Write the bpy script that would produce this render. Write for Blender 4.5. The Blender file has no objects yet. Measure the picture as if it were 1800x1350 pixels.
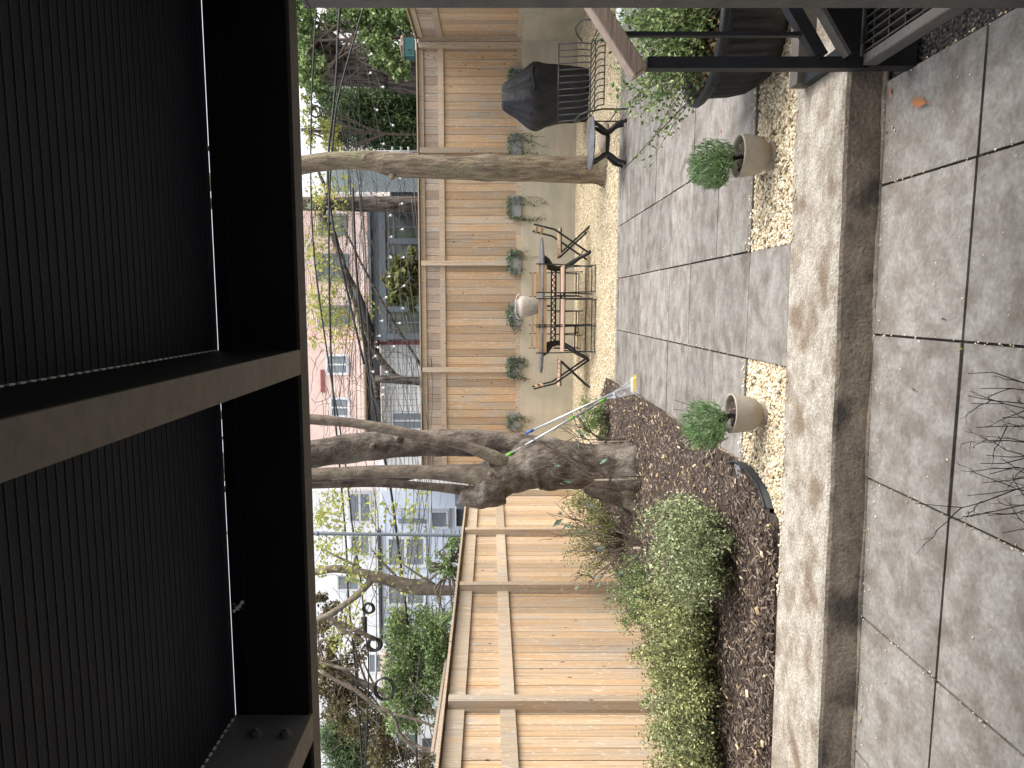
import bpy, math, random
import numpy as np
from mathutils import Vector, Matrix
random.seed(7); rng = np.random.default_rng(7)
R = math.radians
SC = bpy.context.scene
COL = SC.collection

# ------------------------------------------------------------------ camera, world, sun, exposure
EYE = 1.58; F = 1200.0; YAW = math.atan(142/1200.0); CA, SA = math.cos(YAW), math.sin(YAW)
cd = bpy.data.cameras.new('camera'); cam = bpy.data.objects.new('camera', cd); COL.objects.link(cam)
cd.lens = 24; cd.sensor_width = 36; cd.sensor_fit = 'HORIZONTAL'; cd.shift_x = 26/1800.0
cd.clip_start = 0.02; cd.clip_end = 500
fx, fy = -SA, CA                       # forward; the photograph was taken with the phone on its side
m = Matrix(((0, CA, -fx, 0), (0, SA, -fy, 0), (-1, 0, 0, EYE), (0, 0, 0, 1)))
cam.matrix_world = m
SC.camera = cam

SUN_EL, SUN_AZ = 52, 98                # azimuth from +Y towards +X
w = bpy.data.worlds.new('World'); SC.world = w; w.use_nodes = True
nt = w.node_tree; bg = nt.nodes['Background']
sky = nt.nodes.new('ShaderNodeTexSky'); sky.sky_type = 'NISHITA'; sky.sun_disc = False
sky.sun_elevation = R(SUN_EL); sky.sun_rotation = R(SUN_AZ); sky.air_density = 1.0; sky.dust_density = 3.0
hs = nt.nodes.new('ShaderNodeHueSaturation'); hs.inputs['Saturation'].default_value = 0.28
nt.links.new(sky.outputs[0], hs.inputs['Color']); nt.links.new(hs.outputs[0], bg.inputs[0])
bg.inputs[1].default_value = 0.15
sl = bpy.data.lights.new('sun', 'SUN'); sun = bpy.data.objects.new('sun', sl); COL.objects.link(sun)
sl.energy = 1.15; sl.angle = R(65); sl.color = (1, .96, .90)
sd = Vector((math.sin(R(SUN_AZ))*math.cos(R(SUN_EL)), math.cos(R(SUN_AZ))*math.cos(R(SUN_EL)), math.sin(R(SUN_EL))))
sun.rotation_euler = sd.to_track_quat('Z', 'Y').to_euler()
SC.view_settings.view_transform = 'Standard'; SC.view_settings.look = 'None'
SC.view_settings.exposure = 1.34; SC.view_settings.gamma = 1

# ------------------------------------------------------------------ measuring helpers (photo sight lines to real positions)
def P(ix, iy, d):
    xc = (675-iy)/F*d
    return Vector((xc*CA - d*SA, xc*SA + d*CA, EYE-(ix-874)/F*d))
def G(ix, iy, z=0.158): return P(ix, iy, F*(EYE-z)/(ix-874))
def AY(ix, iy, Y): return P(ix, iy, Y/((675-iy)/F*SA + CA))
def AX(ix, iy, X): return P(ix, iy, X/((675-iy)/F*CA - SA))
ZU = 0.158

# ------------------------------------------------------------------ mesh helpers
class MB:
    def __init__(s): s.v = []; s.f = []; s.t = []; s.n = 0; s.sm = []
    def add(s, vs, fs, tone=0.5, smooth=False):
        k = s.n; s.v.extend([tuple(v) for v in vs]); s.n += len(vs)
        s.f.extend([tuple(i+k for i in f) for f in fs]); s.sm.extend([smooth]*len(fs))
        s.t.extend([tone]*len(vs) if not hasattr(tone, '__len__') else list(tone))
        return s
    def box(s, x0, x1, y0, y1, z0, z1, tone=0.5):
        vs = [(x, y, z) for x in (x0, x1) for y in (y0, y1) for z in (z0, z1)]
        return s.add(vs, [(0,1,3,2),(4,6,7,5),(0,4,5,1),(2,3,7,6),(0,2,6,4),(1,5,7,3)], tone)
    def obox(s, c, ax, ay, az, tone=0.5):      # centre and three half vectors
        c, ax, ay, az = map(Vector, (c, ax, ay, az))
        vs = [c+i*ax+j*ay+k*az for i in (-1,1) for j in (-1,1) for k in (-1,1)]
        return s.add(vs, [(0,1,3,2),(4,6,7,5),(0,4,5,1),(2,3,7,6),(0,2,6,4),(1,5,7,3)], tone)
    def bar(s, a, b, w, h, tone=0.5, up=(0,0,1)):
        a, b = Vector(a), Vector(b); d = (b-a); L = d.length; d.normalize()
        sd_ = d.cross(Vector(up)); 
        if sd_.length < 1e-4: sd_ = d.cross(Vector((1,0,0)))
        sd_.normalize(); u = sd_.cross(d)
        return s.obox((a+b)/2, d*L/2, sd_*w/2, u*h/2, tone)
    def tube(s, pts, r, n=8, tone=0.5, cap=True, jit=0.0):
        pts = [Vector(p) for p in pts]; N = len(pts)
        rs = r if hasattr(r, '__len__') else [r]*N
        vs = []; prev = None
        for i, p in enumerate(pts):
            d = (pts[min(i+1, N-1)]-pts[max(i-1, 0)])
            if d.length < 1e-9: d = Vector((0,0,1))
            d.normalize()
            if prev is None:
                a = d.orthogonal().normalized()
            else:
                a = prev - d*prev.dot(d)
                if a.length < 1e-6: a = d.orthogonal()
                a.normalize()
            prev = a; b = d.cross(a)
            for k in range(n):
                t = 2*math.pi*k/n; rr = rs[i]*(1+jit*random.uniform(-1, 1))
                vs.append(p + (a*math.cos(t)+b*math.sin(t))*rr)
        fs = [(i*n+k, i*n+(k+1) % n, (i+1)*n+(k+1) % n, (i+1)*n+k) for i in range(N-1) for k in range(n)]
        if cap: fs += [tuple(range(n-1, -1, -1)), tuple(range((N-1)*n, N*n))]
        return s.add(vs, fs, tone, n > 5)
    def lathe(s, prof, c=(0,0,0), n=32, tone=0.5, flute=None):
        vs = []
        for r, z in prof:
            for k in range(n):
                t = 2*math.pi*k/n; rr = r*(flute(t, z) if flute else 1)
                vs.append((c[0]+rr*math.cos(t), c[1]+rr*math.sin(t), c[2]+z))
        N = len(prof)
        fs = [(i*n+k, i*n+(k+1) % n, (i+1)*n+(k+1) % n, (i+1)*n+k) for i in range(N-1) for k in range(n)]
        return s.add(vs, fs, tone, True)
    def poly(s, pts, z0, z1, tone=0.5):
        n = len(pts)
        vs = [(p[0], p[1], z0) for p in pts]+[(p[0], p[1], z1) for p in pts]
        fs = [tuple(range(n, 2*n)), tuple(range(n-1, -1, -1))]+[(i, (i+1) % n, n+(i+1) % n, n+i) for i in range(n)]
        return s.add(vs, fs, tone)
    def leaves(s, c, size, asp=0.5, tones=(0.2, 0.8), up=0.0, axis=None, flat=0.0):
        """c: Nx3 positions; rhombic folded leaves of random direction"""
        c = np.asarray(c, float); N = len(c)
        if N == 0: return s
        a = rng.normal(size=(N, 3)); a[:, 2] += up
        if axis is not None: a = a*(1-flat)+np.asarray(axis)*flat*2
        a /= np.linalg.norm(a, axis=1)[:, None]
        q = rng.normal(size=(N, 3)); b = np.cross(a, q); b /= np.linalg.norm(b, axis=1)[:, None]
        nn = np.cross(a, b)
        L = (size*rng.uniform(.6, 1.35, N))[:, None]
        p0 = c-a*L*.5; p2 = c+a*L*.5; mid = c-nn*L*.08
        p1 = mid+b*L*asp*.5+nn*L*.16; p3 = mid-b*L*asp*.5+nn*L*.16
        V = np.stack([p0, p1, p2, p3], 1).reshape(-1, 3)
        tt = rng.uniform(tones[0], tones[1], N)
        k = s.n; s.n += 4*N
        s.v.extend(map(tuple, V)); s.t.extend(np.repeat(tt, 4).tolist())
        idx = (np.arange(N)*4+k)
        s.f.extend([(i, i+1, i+2) for i in idx]); s.f.extend([(i, i+2, i+3) for i in idx]); s.sm.extend([False]*(2*N))
        return s
    def build(s, name, mat, parent=None, inv=None):
        me = bpy.data.meshes.new(name); 
        me.from_pydata(s.v, [], s.f); me.polygons.foreach_set('use_smooth', s.sm)
        at = me.color_attributes.new('tone', 'FLOAT_COLOR', 'POINT')
        t = np.array(s.t, dtype=np.float32); arr = np.stack([t, t, t, np.ones_like(t)], 1).ravel()
        at.data.foreach_set('color', arr)
        me.update()
        o = bpy.data.objects.new(name, me); COL.objects.link(o)
        if mat: me.materials.append(mat)
        if parent:
            o.parent = parent
            if parent.type == 'EMPTY' and inv: o.matrix_parent_inverse = parent_inv(parent)
        return o
def parent_inv(p): return Matrix.Translation(p.location).inverted() @ Matrix.Identity(4)
def tag(o, label=None, cat=None, group=None, kind=None):
    if label: o['label'] = label
    if cat: o['category'] = cat
    if group: o['group'] = group
    if kind: o['kind'] = kind
    return o
def thing(name, label, cat, loc=(0,0,0), rz=0, group=None):
    o = bpy.data.objects.new(name, None); COL.objects.link(o); o.empty_display_size = .1
    o.location = loc; o.rotation_euler = (0, 0, rz)
    return tag(o, label, cat, group)
def wpart(mb, name, mat, root):     # mesh written in world coordinates, child of a thing placed (unrotated) at its base
    l = root.location; mb.v = [(v[0]-l[0], v[1]-l[1], v[2]-l[2]) for v in mb.v]
    return mb.build(name, mat, root)
def copy_tree(o, parent=None):
    c = o.copy(); COL.objects.link(c); c.parent = parent
    for ch in [x for x in bpy.data.objects if x.parent == o]: copy_tree(ch, c)
    return c
def blob(c, r, n, hollow=0.35):
    d = rng.normal(size=(n, 3)); d /= np.linalg.norm(d, axis=1)[:, None]
    rad = rng.uniform(hollow**3, 1, n)**(1/3)
    return np.asarray(c)+d*rad[:, None]*np.asarray(r)

# ------------------------------------------------------------------ materials
def mat(name, c1, c2=None, scale=(6,6,6), rough=.8, bump=.0, bscale=None, tone=0.0, detail=6, metal=0, c3=None, s3=1.2,
        wob=0.5, spec=.4, contrast=(.35,.65), trans=0, ttone=None, dist=0.0, f3=(.45,.7), speck=None, bdist=.01, nr=.5):
    m = bpy.data.materials.new(name); m.use_nodes = True; nt = m.node_tree; N = nt.nodes; L = nt.links
    b = N['Principled BSDF']; b.inputs['Roughness'].default_value = rough; b.inputs['Metallic'].default_value = metal
    b.inputs['Specular IOR Level'].default_value = spec
    tc = N.new('ShaderNodeTexCoord'); mp = N.new('ShaderNodeMapping'); L.new(tc.outputs['Object'], mp.inputs[0]); mp.inputs['Scale'].default_value = scale
    def rgb(c): return (*c, 1)
    col = None
    if c2 is None: c2 = tuple(x*.8 for x in c1)
    ns = N.new('ShaderNodeTexNoise'); ns.inputs['Scale'].default_value = 1; ns.inputs['Detail'].default_value = detail; ns.inputs['Distortion'].default_value = dist; ns.inputs['Roughness'].default_value = nr
    L.new(mp.outputs[0], ns.inputs['Vector'])
    rp = N.new('ShaderNodeMapRange'); rp.inputs[1].default_value = contrast[0]; rp.inputs[2].default_value = contrast[1]; L.new(ns.outputs[0], rp.inputs[0])
    mx = N.new('ShaderNodeMix'); mx.data_type = 'RGBA'; mx.inputs[6].default_value = rgb(c1); mx.inputs[7].default_value = rgb(c2)
    L.new(rp.outputs[0], mx.inputs[0]); col = mx.outputs[2]
    if c3 is not None:
        n3 = N.new('ShaderNodeTexNoise'); n3.inputs['Scale'].default_value = s3; n3.inputs['Detail'].default_value = 4; L.new(tc.outputs['Object'], n3.inputs['Vector'])
        r3 = N.new('ShaderNodeMapRange'); r3.inputs[1].default_value = f3[0]; r3.inputs[2].default_value = f3[1]; L.new(n3.outputs[0], r3.inputs[0])
        m3 = N.new('ShaderNodeMix'); m3.data_type = 'RGBA'; m3.inputs[7].default_value = rgb(c3); L.new(col, m3.inputs[6]); L.new(r3.outputs[0], m3.inputs[0]); col = m3.outputs[2]
    if speck:
        n5 = N.new('ShaderNodeTexNoise'); n5.inputs['Scale'].default_value = speck[0]; n5.inputs['Detail'].default_value = 3; L.new(tc.outputs['Object'], n5.inputs['Vector'])
        r5 = N.new('ShaderNodeMapRange'); r5.inputs[1].default_value = .3; r5.inputs[2].default_value = .7; r5.inputs[3].default_value = 1-speck[1]; r5.inputs[4].default_value = 1+speck[1]; L.new(n5.outputs[0], r5.inputs[0])
        v5 = N.new('ShaderNodeVectorMath'); v5.operation = 'SCALE'; L.new(col, v5.inputs[0]); L.new(r5.outputs[0], v5.inputs['Scale']); col = v5.outputs[0]
    if tone or ttone:
        at = N.new('ShaderNodeAttribute'); at.attribute_name = 'tone'
        if ttone:
            mt = N.new('ShaderNodeMix'); mt.data_type = 'RGBA'; mt.inputs[7].default_value = rgb(ttone); L.new(col, mt.inputs[6])
            pw = N.new('ShaderNodeMath'); pw.operation = 'POWER'; pw.inputs[1].default_value = 2.0; L.new(at.outputs['Fac'], pw.inputs[0]); L.new(pw.outputs[0], mt.inputs[0]); col = mt.outputs[2]
        if tone:
            mr = N.new('ShaderNodeMapRange'); mr.inputs[3].default_value = 1-tone; mr.inputs[4].default_value = 1+tone; L.new(at.outputs['Fac'], mr.inputs[0])
            vm = N.new('ShaderNodeVectorMath'); vm.operation = 'SCALE'; L.new(col, vm.inputs[0]); L.new(mr.outputs[0], vm.inputs['Scale']); col = vm.outputs[0]
    L.new(col, b.inputs['Base Color'])
    if bump:
        bp = N.new('ShaderNodeBump'); bp.inputs['Strength'].default_value = bump; bp.inputs['Distance'].default_value = bdist
        if bscale:
            n2 = N.new('ShaderNodeTexNoise'); n2.inputs['Detail'].default_value = 8; n2.inputs['Scale'].default_value = 1
            m2 = N.new('ShaderNodeMapping'); m2.inputs['Scale'].default_value = bscale if hasattr(bscale, '__len__') else (bscale,)*3
            L.new(tc.outputs['Object'], m2.inputs[0]); L.new(m2.outputs[0], n2.inputs['Vector']); L.new(n2.outputs[0], bp.inputs['Height'])
        else: L.new(ns.outputs[0], bp.inputs['Height'])
        L.new(bp.outputs[0], b.inputs['Normal'])
    if trans:
        tb = N.new('ShaderNodeBsdfTranslucent'); L.new(col, tb.inputs[0]); ms = N.new('ShaderNodeMixShader'); ms.inputs[0].default_value = trans
        L.new(b.outputs[0], ms.inputs[1]); L.new(tb.outputs[0], ms.inputs[2]); L.new(ms.outputs[0], N['Material Output'].inputs[0])
    return m

def wood_fence(name, base, warm, grey, sc=(9, 9, .9)):
    m = bpy.data.materials.new(name); m.use_nodes = True; nt = m.node_tree; N = nt.nodes; L = nt.links
    b = N['Principled BSDF']; b.inputs['Roughness'].default_value = .85; b.inputs['Specular IOR Level'].default_value = .2
    tc = N.new('ShaderNodeTexCoord'); at = N.new('ShaderNodeAttribute'); at.attribute_name = 'tone'
    off = N.new('ShaderNodeVectorMath'); off.operation = 'MULTIPLY_ADD'; off.inputs[1].default_value = (37, 19, 53)
    L.new(at.outputs['Color'], off.inputs[0]); L.new(tc.outputs['Object'], off.inputs[2])
    def noise(scale, det=5, distort=0):
        mp = N.new('ShaderNodeMapping'); mp.inputs['Scale'].default_value = scale; L.new(off.outputs[0], mp.inputs[0])
        n = N.new('ShaderNodeTexNoise'); n.inputs['Scale'].default_value = 1; n.inputs['Detail'].default_value = det; n.inputs['Distortion'].default_value = distort
        L.new(mp.outputs[0], n.inputs['Vector']); return n
    def mix(fac, a, bb, lo=.4, hi=.65):
        mr = N.new('ShaderNodeMapRange'); mr.inputs[1].default_value = lo; mr.inputs[2].default_value = hi; L.new(fac, mr.inputs[0])
        mx = N.new('ShaderNodeMix'); mx.data_type = 'RGBA'; L.new(mr.outputs[0], mx.inputs[0])
        for i, v in ((6, a), (7, bb)):
            if isinstance(v, tuple): mx.inputs[i].default_value = (*v, 1)
            else: L.new(v, mx.inputs[i])
        return mx.outputs[2]
    n1 = noise((sc[0]*1.5, sc[1]*1.5, sc[2]), 3); c = mix(n1.outputs[0], base, warm, .42, .68)
    n2 = noise((sc[0]*.7, sc[1]*.7, sc[2]*1.3), 4); c = mix(n2.outputs[0], c, grey, .5, .72)
    n3 = noise((sc[0]*8, sc[1]*8, sc[2]*1.4), 4, .6); c = mix(n3.outputs[0], c, tuple(x*.45 for x in base), .52, .80)
    n4 = noise((sc[0]*3.5, sc[1]*3.5, sc[2]*7), 3, 2.5); c = mix(n4.outputs[0], c, (.66, .56, .44), .60, .70)
    vo = N.new('ShaderNodeTexVoronoi'); mp = N.new('ShaderNodeMapping'); mp.inputs['Scale'].default_value = (8, 8, 3.6); L.new(off.outputs[0], mp.inputs[0]); L.new(mp.outputs[0], vo.inputs['Vector']); vo.inputs['Scale'].default_value = 1
    mr = N.new('ShaderNodeMapRange'); mr.inputs[1].default_value = .09; mr.inputs[2].default_value = .05; L.new(vo.outputs['Distance'], mr.inputs[0])
    mx = N.new('ShaderNodeMix'); mx.data_type = 'RGBA'; mx.inputs[7].default_value = (.09, .045, .025, 1); L.new(c, mx.inputs[6]); L.new(mr.outputs[0], mx.inputs[0]); c = mx.outputs[2]
    t = N.new('ShaderNodeMapRange'); t.inputs[3].default_value = .78; t.inputs[4].default_value = 1.18; L.new(at.outputs['Fac'], t.inputs[0])
    vm = N.new('ShaderNodeVectorMath'); vm.operation = 'SCALE'; L.new(c, vm.inputs[0]); L.new(t.outputs[0], vm.inputs['Scale']); L.new(vm.outputs[0], b.inputs['Base Color'])
    bp = N.new('ShaderNodeBump'); bp.inputs['Strength'].default_value = .3; bp.inputs['Distance'].default_value = .004; L.new(n3.outputs[0], bp.inputs['Height']); L.new(bp.outputs[0], b.inputs['Normal'])
    return m

def voro_mat(name, cols, scale, rough=.8, bump=1.0, dark=(.1, .08, .05)):
    m = bpy.data.materials.new(name); m.use_nodes = True; nt = m.node_tree; N = nt.nodes; L = nt.links
    b = N['Principled BSDF']; b.inputs['Roughness'].default_value = rough; b.inputs['Specular IOR Level'].default_value = .2
    tc = N.new('ShaderNodeTexCoord'); vo = N.new('ShaderNodeTexVoronoi'); vo.inputs['Scale'].default_value = scale; L.new(tc.outputs['Object'], vo.inputs['Vector'])
    sp = N.new('ShaderNodeSeparateColor'); L.new(vo.outputs['Color'], sp.inputs[0])
    cr = N.new('ShaderNodeValToRGB'); L.new(sp.outputs[0], cr.inputs[0]); e = cr.color_ramp.elements
    e[0].color = (*cols[0], 1); e[1].color = (*cols[-1], 1)
    for i, c in enumerate(cols[1:-1]):
        q = e.new((i+1)/(len(cols)-1)); q.color = (*c, 1)
    mr = N.new('ShaderNodeMapRange'); mr.inputs[1].default_value = .45; mr.inputs[2].default_value = .75; L.new(vo.outputs['Distance'], mr.inputs[0])
    mx = N.new('ShaderNodeMix'); mx.data_type = 'RGBA'; mx.inputs[7].default_value = (*dark, 1); L.new(cr.outputs[0], mx.inputs[6]); L.new(mr.outputs[0], mx.inputs[0])
    n = N.new('ShaderNodeTexNoise'); n.inputs['Scale'].default_value = 1.7; L.new(tc.outputs['Object'], n.inputs['Vector'])
    r2 = N.new('ShaderNodeMapRange'); r2.inputs[1].default_value = .3; r2.inputs[2].default_value = .7; r2.inputs[3].default_value = .82; r2.inputs[4].default_value = 1.1; L.new(n.outputs[0], r2.inputs[0])
    vm = N.new('ShaderNodeVectorMath'); vm.operation = 'SCALE'; L.new(mx.outputs[2], vm.inputs[0]); L.new(r2.outputs[0], vm.inputs['Scale']); L.new(vm.outputs[0], b.inputs['Base Color'])
    iv = N.new('ShaderNodeMath'); iv.operation = 'SUBTRACT'; iv.inputs[0].default_value = 1; L.new(vo.outputs['Distance'], iv.inputs[1])
    bp = N.new('ShaderNodeBump'); bp.inputs['Strength'].default_value = bump; bp.inputs['Distance'].default_value = .012; L.new(iv.outputs[0], bp.inputs['Height']); L.new(bp.outputs[0], b.inputs['Normal'])
    return m

def brick_mat(name, c1, c2, mortar, scale=1.0, bw=.22, bh=.075, axis='XZ'):
    m = bpy.data.materials.new(name); m.use_nodes = True; nt = m.node_tree; N = nt.nodes; L = nt.links
    b = N['Principled BSDF']; b.inputs['Roughness'].default_value = .9
    tc = N.new('ShaderNodeTexCoord'); sx = N.new('ShaderNodeSeparateXYZ'); L.new(tc.outputs['Object'], sx.inputs[0]); cx = N.new('ShaderNodeCombineXYZ')
    L.new(sx.outputs[0], cx.inputs[0]); L.new(sx.outputs[2], cx.inputs[1])
    br = N.new('ShaderNodeTexBrick'); L.new(cx.outputs[0], br.inputs[0]); br.inputs['Color1'].default_value = (*c1, 1); br.inputs['Color2'].default_value = (*c2, 1); br.inputs['Mortar'].default_value = (*mortar, 1)
    br.inputs['Scale'].default_value = scale; br.inputs['Brick Width'].default_value = bw; br.inputs['Row Height'].default_value = bh; br.inputs['Mortar Size'].default_value = .01
    L.new(br.outputs[0], b.inputs['Base Color'])
    return m

M = {}
M['slab'] = mat('slab_concrete', (.245, .222, .192), (.385, .362, .33), (7, 7, 7), .8, .35, 60, tone=.12, c3=(.212, .184, .154), s3=7.5, dist=.5, contrast=(.40, .61), detail=14, f3=(.50, .68), speck=(55, .16), nr=.74)
M['slab2'] = mat('slab_concrete_far', (.19, .172, .15), (.31, .29, .265), (5, 8, 7), .8, .35, 60, tone=.17, c3=(.155, .133, .11), s3=6.2, dist=.5, contrast=(.40, .61), detail=14, f3=(.50, .68), speck=(45, .15), nr=.72)
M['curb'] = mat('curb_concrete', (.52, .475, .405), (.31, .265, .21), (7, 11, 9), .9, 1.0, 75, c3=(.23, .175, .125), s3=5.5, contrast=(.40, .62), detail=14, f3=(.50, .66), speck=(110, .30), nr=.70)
M['curbface'] = mat('shaded_curb_riser', (.35, .295, .235), (.19, .16, .13), (4, 4, 7), .9, .8, 55, c3=(.09, .08, .07), s3=5.2, contrast=(.40, .62), detail=13, f3=(.52, .66), speck=(120, .25), nr=.7)  # darker than the top: under-deck shade painted into the stained concrete
M['wallc'] = mat('retaining_concrete', (.56, .50, .39), (.46, .415, .33), (1.2, 1.2, 7), .9, .25, 30, c3=(.40, .385, .30), s3=1.6, detail=8, speck=(40, .08))
M['joint'] = mat('joint_soil', (.035, .03, .027), (.07, .06, .05), (40, 40, 40), .95, .6)
M['gravel'] = voro_mat('gravel', [(.68, .56, .36), (.75, .66, .47), (.60, .47, .28), (.78, .72, .57), (.50, .41, .28)], 62, dark=(.38, .29, .17))
M['pebble'] = mat('pebble', (.72, .60, .40), (.64, .51, .31), (30, 30, 30), .75, tone=.28, ttone=(.82, .76, .62))
M['mulch'] = mat('mulch_soil', (.085, .06, .048), (.045, .033, .027), (30, 30, 30), .95, 1.0, 45)
M['chip'] = mat('mulch_chip', (.13, .092, .07), (.08, .057, .045), (20, 20, 20), .9, tone=.5, ttone=(.24, .19, .145))
M['dleaf'] = mat('dry_leaf', (.40, .27, .12), (.55, .42, .22), (20, 20, 20), .8, tone=.3, ttone=(.62, .50, .34))
M['dark_gravel'] = voro_mat('dark_gravel', [(.05, .045, .04), (.10, .09, .08), (.07, .06, .055), (.2, .18, .16)], 70, dark=(.02, .02, .02))
M['fence'] = wood_fence('fence_wood', (.50, .37, .245), (.53, .335, .18), (.425, .375, .315))
M['fence_grey'] = wood_fence('fence_wood_weathered', (.46, .37, .295), (.48, .345, .25), (.40, .36, .32))
M['post'] = wood_fence('fence_post_wood', (.47, .385, .285), (.50, .37, .25), (.43, .385, .325))
M['steel'] = mat('dark_steel', (.018, .02, .024), (.012, .013, .016), (8, 8, 8), .55, .1, 90, spec=.3)
M['steel_w'] = mat('worn_lit_steel', (.105, .10, .095), (.075, .073, .07), (3, 3, 12), .7, .2, 60, c3=(.125, .11, .095), s3=3, speck=(50, .12))  # worn steel; its paleness also paints bounce light onto the edge beam flange
M['deck'] = mat('deck_sheet', (.012, .018, .033), (.019, .025, .040), (2, 5, 3), .6, .2, 50, spec=.2)
M['rib'] = mat('deck_rib', (.075, .066, .058), (.055, .05, .046), (9, 9, 9), .7, spec=.15)
M['flange'] = mat('bounce_lit_flange', (.20, .185, .165), (.155, .145, .13), (3, 3, 3), .7, .2, 60, c3=(.21, .185, .155), s3=3, speck=(40, .12))  # cross beam flanges: patio bounce light mixed into the base colour
M['steel_g'] = mat('grey_steel', (.17, .18, .20), (.13, .138, .155), (3, 3, 12), .6, .3, (4, 30, 4), spec=.4)
M['rail_wood'] = mat('handrail_wood', (.42, .325, .26), (.29, .215, .17), (6, 60, 60), .7, .3, (8, 90, 90), contrast=(.3, .7))
M['planter'] = mat('black_planter', (.022, .024, .027), (.034, .036, .040), (12, 12, 12), .55, .35, 130)
M['cpot'] = mat('concrete_pot', (.44, .40, .345), (.36, .325, .28), (6, 6, 4), .85, .3, 70, c3=(.33, .28, .22), s3=7)
M['vase'] = mat('ceramic_jug', (.50, .45, .39), (.42, .375, .32), (15, 15, 15), .85, .6, 60, speck=(60, .15))
M['galv'] = mat('galvanised', (.33, .345, .35), (.26, .275, .28), (7, 7, 7), .5, .1, 60, metal=.3)
M['iron'] = mat('cast_iron', (.012, .012, .013), (.02, .02, .021), (10, 10, 10), .45, .2, 60, spec=.5)
M['stone'] = mat('stone_top', (.085, .09, .10), (.16, .165, .18), (9, 9, 9), .45, c3=(.26, .26, .26), s3=14, f3=(.58, .7))
M['chairw'] = mat('chair_wood', (.48, .33, .195), (.38, .25, .14), (9, 30, 30), .6)
M['chairw2'] = mat('chair_wood_pale', (.66, .47, .35), (.56, .38, .27), (9, 30, 30), .6)
M['tarp'] = mat('grill_cover', (.018, .019, .022), (.03, .031, .035), (3, 3, 3), .62, .8, 12, spec=.3, bdist=.02)
M['bark'] = mat('bark', (.185, .15, .12), (.07, .055, .045), (8, 8, 6), .95, 1.0, (22, 22, 10), c3=(.26, .235, .195), s3=3.0, f3=(.52, .7), contrast=(.36, .62), detail=11, speck=(60, .35), bdist=.035)
M['bark_pale'] = mat('bark_pale', (.22, .178, .138), (.11, .087, .068), (11, 11, 7), .95, 1.0, (30, 30, 14), c3=(.25, .225, .165), s3=4, f3=(.50, .7), detail=10, speck=(70, .25), bdist=.02)
M['bark_moss'] = mat('bark_moss', (.29, .235, .165), (.145, .11, .078), (22, 22, 4), .95, 1.0, (60, 60, 9), c3=(.235, .215, .125), s3=2.6, f3=(.5, .7), contrast=(.4, .62), detail=10, speck=(60, .3), bdist=.03)
M['bark_dark'] = mat('bark_dark', (.19, .155, .13), (.055, .045, .038), (16, 16, 3), .95, 1.0, (30, 30, 5), contrast=(.42, .58), detail=9, bdist=.05)
M['twig'] = mat('twig', (.15, .115, .09), (.10, .078, .062), (10, 10, 10), .85)
M['twig_dark'] = mat('twig_dark', (.045, .038, .036), (.03, .026, .025), (10, 10, 10), .8)
def leafm(n, a, b, tt=None, tr=.3, tone=.45): return mat(n, a, b, (8, 8, 8), .6, tone=tone, ttone=tt, trans=tr, spec=.25)
M['leaf_rose'] = leafm('leaf_rosemary', (.155, .275, .11), (.19, .32, .14), (.40, .54, .28))
M['leaf_box'] = leafm('leaf_shrub', (.18, .225, .085), (.225, .27, .115), (.58, .58, .29), tone=.6)
M['leaf_grey'] = leafm('leaf_greygreen', (.17, .22, .10), (.21, .26, .13), (.50, .54, .31), tone=.6)
M['leaf_ivy'] = leafm('leaf_ivy', (.09, .14, .08), (.13, .19, .12), (.30, .36, .25))
M['leaf_green'] = leafm('leaf_green', (.115, .185, .065), (.155, .235, .085), (.40, .50, .22))
M['leaf_dark'] = leafm('leaf_evergreen', (.05, .095, .04), (.08, .13, .055), (.20, .27, .12))
M['leaf_yellow'] = leafm('leaf_yellow', (.42, .46, .13), (.30, .38, .11), (.66, .58, .18), .4, .25)
M['leaf_mag'] = leafm('leaf_magnolia', (.10, .14, .05), (.16, .14, .06), (.30, .32, .13))
M['leaf_brown'] = leafm('leaf_bronze', (.13, .10, .05), (.10, .11, .05), (.24, .19, .10))
M['leaf_blue'] = leafm('leaf_bluegreen', (.20, .32, .24), (.16, .27, .18), (.32, .46, .36))
M['cable'] = mat('cable_black', (.022, .022, .024), (.03, .03, .03), (3, 3, 3), .6)
M['wire'] = mat('wire_grey', (.08, .08, .08), (.13, .125, .12), (3, 3, 3), .6)
M['bulb'] = mat('bulb_glass', (.80, .80, .78), (.70, .72, .72), (30, 30, 30), .1, spec=.8)
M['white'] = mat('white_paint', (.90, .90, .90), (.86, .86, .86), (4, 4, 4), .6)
M['trim'] = mat('window_trim', (.74, .76, .78), (.66, .68, .70), (4, 4, 4), .6)
M['glass'] = mat('dark_glass', (.10, .12, .12), (.05, .065, .06), (1.5, 1.5, 1.5), .12, spec=.8, c3=(.16, .20, .13), s3=2.5)
M['glassb'] = mat('shaded_glass', (.22, .25, .28), (.16, .18, .20), (1.5, 1.5, 9), .2, spec=.7)
M['greyframe'] = mat('grey_metal_frame', (.16, .185, .21), (.13, .15, .17), (3, 3, 3), .5)
M['sidew'] = mat('siding_white', (.84, .83, .80), (.78, .77, .74), (2, 2, 2), .7)
M['sideb'] = mat('siding_blue', (.64, .70, .80), (.60, .66, .76), (2, 2, 2), .7)
M['stucco'] = mat('pink_stucco', (.80, .61, .54), (.74, .54, .47), (3, 3, 3), .9)
M['brick'] = brick_mat('brick_pink', (.58, .36, .30), (.70, .50, .43), (.80, .74, .70))
M['brickred'] = mat('brick_red_trim', (.33, .09, .09), (.26, .07, .07), (9, 9, 9), .8)
M['roofm'] = mat('metal_roof_pale', (.50, .56, .57), (.44, .50, .52), (3, 3, 3), .5)
M['slate'] = mat('dark_siding', (.07, .08, .095), (.05, .06, .07), (3, 3, 9), .7)
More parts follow.
